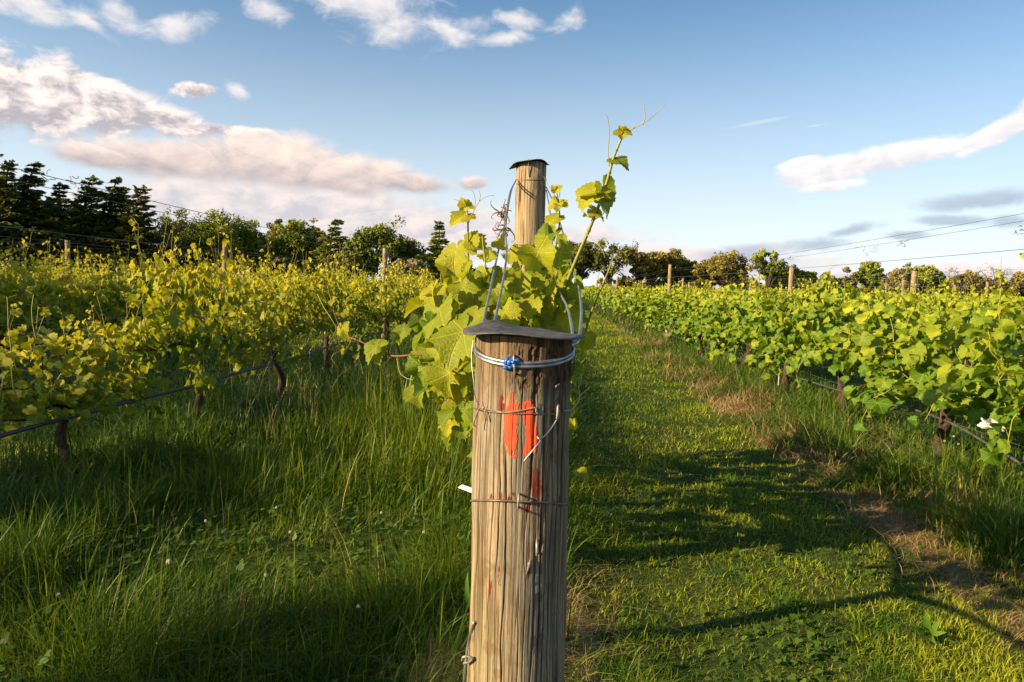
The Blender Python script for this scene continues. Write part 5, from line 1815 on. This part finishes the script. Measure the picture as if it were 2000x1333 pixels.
CG, BG_, RG = "dark conifers behind the left vines", "round trees behind the left vines", "trees beyond the right vine rows"
tree('conifer', 'conifer', -30, 64, 300, 150, "conifer cut by the left edge of the picture", CG, 1, lean=0.5)
tree('conifer', 'conifer', 12, 68, 318, 95, "tall dark conifer nearest the left edge, top just touched by the wires", CG, 2, lean=0.6)
tree('conifer', 'conifer', 52, 66, 320, 110, "tallest dark conifer of the left group with a plume bent to the right", CG, 3, lean=1.0)
tree('conifer', 'conifer', 117, 70, 360, 90, "lower broad conifer between two taller pointed ones", CG, 4, lean=0.2)
tree('conifer', 'conifer', 166, 68, 348, 88, "slim pointed conifer fourth along the left group", CG, 5, lean=0.8)
tree('conifer', 'conifer', 214, 69, 351, 84, "slim feathery conifer whose top leans right, fifth along the left group", CG, 6, lean=0.9)
tree('conifer', 'conifer', 238, 74, 374, 70, "small conifer squeezed between two feathery ones", CG, 7, lean=0.4)
tree('conifer', 'conifer', 264, 69, 366, 92, "last conifer at the right end of the left group", CG, 8, lean=0.8)
for px_, tp_ in ((0, 395), (40, 400), (150, 405), (200, 410), (245, 415)):
    tree('round', 'dark', px_, 82, tp_, 90, "dark shaggy tree behind the conifers", "dark trees behind the conifers", 90 + px_)
tree('round', 'dark', 84, 78, 385, 90, "dark shaggy tree filling the gap among the conifers", CG, 9, dens=0.8)
tree('bare', 'rust', 312, 76, 418, 45, "thin brownish twiggy tree beside the last conifer", BG_, 10)
tree('bare', 'pale', 345, 74, 402, 60, "yellowish sparse tree top above the round trees", BG_, 11, dens=1.5)
tree('round', 'green', 372, 76, 412, 120, "large round tree just right of the conifers", BG_, 12)
tree('round', 'green', 438, 78, 414, 130, "broad round tree with a long level crown", BG_, 13)
tree('round', 'green', 492, 80, 432, 80, "lower round tree at the end of the level crown", BG_, 14)
tree('round', 'olive', 548, 92, 430, 56, "brownish domed tree behind the green ones", BG_, 15)
tree('round', 'green', 580, 80, 430, 80, "bushy green tree in front of the brownish domes", BG_, 16)
tree('round', 'olive', 612, 92, 430, 52, "second brownish domed tree beside the windswept one", BG_, 17)
tree('conifer', 'green', 644, 78, 430, 80, "windswept pointed tree leaning right at the end of the round trees", BG_, 18, lean=1.0, low=0.05)
tree('round', 'green', 728, 80, 431, 108, "large stand-alone spreading tree in the middle of the left treeline", BG_, 19, lean=0.2)
tree('round', 'dark', 700, 84, 474, 60, "dark lower tree tucked under the spreading one on its left", BG_, 20)
tree('round', 'dark', 796, 84, 464, 74, "dark drooping tree on the right flank of the spreading one", BG_, 21)
tree('conifer', 'green', 856, 82, 434, 72, "cone shaped bushy tree close to the vine's left shoot", BG_, 22, low=0.02, dens=1.6)
tree('shrub', 'pale', 800, 60, 507, 90, "yellowish low bush behind the left vine posts", BG_, 23, cat="bush")
tree('round', 'dark', 668, 72, 490, 80, "low dark tree under the windswept one", BG_, 24)
tree('round', 'dark', 1130, 90, 470, 90, "dark open tree partly hidden behind the long vine shoot", RG, 30, gaps=0.25)
tree('round', 'dark', 1188, 90, 466, 92, "dark open crowned tree with bare limbs showing", RG, 31, gaps=0.45, dens=0.7, lobes=34)
tree('bare', 'rust', 1243, 92, 467, 32, "thin reddish twiggy tree top sticking up alone", RG, 32, dens=0.6)
tree('round', 'rust', 1246, 94, 493, 30, "small purplish tree beside the olive one", RG, 33)
tree('round', 'olive', 1272, 92, 491, 62, "olive coloured tree left of the first dark dome", RG, 34)
tree('round', 'dark', 1312, 95, 487, 62, "smaller dark dome shaped tree behind the capped post", RG, 35, lobes=34)
tree('round', 'dark', 1350, 96, 511, 40, "little dark tree between the two domes", RG, 36)
tree('round', 'olive', 1414, 92, 492, 106, "largest domed tree with a golden sunlit crown", RG, 37, lobes=46)
tree('round', 'olive', 1378, 93, 515, 50, "low shoulder tree at the left foot of the golden dome", RG, 38)
tree('round', 'green', 1500, 90, 487, 62, "loose windswept tree with its top blown to the left", RG, 39, gaps=0.35, lean=-0.6, dens=0.7)
tree('round', 'green', 1538, 92, 520, 60, "low green tree just right of the loose windswept one", RG, 40)
tree('shrub', 'green', 1590, 92, 530, 80, "dense low green shrub among the right wires", RG, 41, cat="bush")
tree('shrub', 'pale', 1652, 94, 523, 42, "pale sandy shrub left of the round bush", RG, 42, cat="bush")
tree('round', 'green', 1694, 96, 511, 58, "upright green bush with pale twigs on top", RG, 43, gaps=0.15)
tree('shrub', 'pale', 1758, 92, 526, 56, "sandy brown shrub beside the stout right post", RG, 44, cat="bush")
tree('round', 'green', 1800, 96, 516, 84, "rounded green bush right of the stout post", RG, 45)
tree('shrub', 'olive', 1890, 94, 530, 70, "low olive shrub near the right edge", RG, 46, cat="bush")
tree('bare', 'pale', 1882, 92, 520, 44, "pale plumed bush sticking up near the right edge", RG, 47, cat="bush")
tree('bare', 'pale', 1950, 92, 520, 60, "pale twiggy bush by the right edge", RG, 48, cat="bush")
tree('shrub', 'olive', 1985, 94, 532, 110, "long low hedge like shrub at the right edge", RG, 49, cat="bush")
for i, px in enumerate((-60, 30, 110, 190, 270, 350, 430, 510, 600, 860, 930, 1000, 1060, 1220, 1310, 1450, 1560, 1630, 1720, 1840, 1930, 2040)):
    left = px < 1100
    tree('shrub', 'dark' if left else ('green', 'olive')[i % 2], px, 86 if left else 104, (490 if px < 640 else 516) if left else 541, 130,
         "dark undergrowth shrub at the foot of the left treeline" if left else "low scrub at the foot of the right treeline",
         "undergrowth below the left trees" if left else "scrub below the right trees", 60 + i, cat="bush", dens=0.8)
for i, (x, y, h, w) in enumerate(((-15.0, -8.6, 6.3, 3.4), (-15.4, -5.0, 6.6, 3.2), (-15.2, -1.8, 6.1, 3.2), (-15.4, 0.4, 5.9, 3.0), (-15.6, 2.4, 5.9, 3.0), (-16.0, 4.4, 6.0, 3.0), (-16.6, 6.6, 6.2, 3.0))):  # trees out of view, added to cast shade on the left grass
    tree('round', 'dark', 0, 20, 300, 100, "added unseen tree beyond the left edge that shades the long grass", "added shade trees", 200 + i, pos=(x, y, h, w * 0.55), low=0.0)
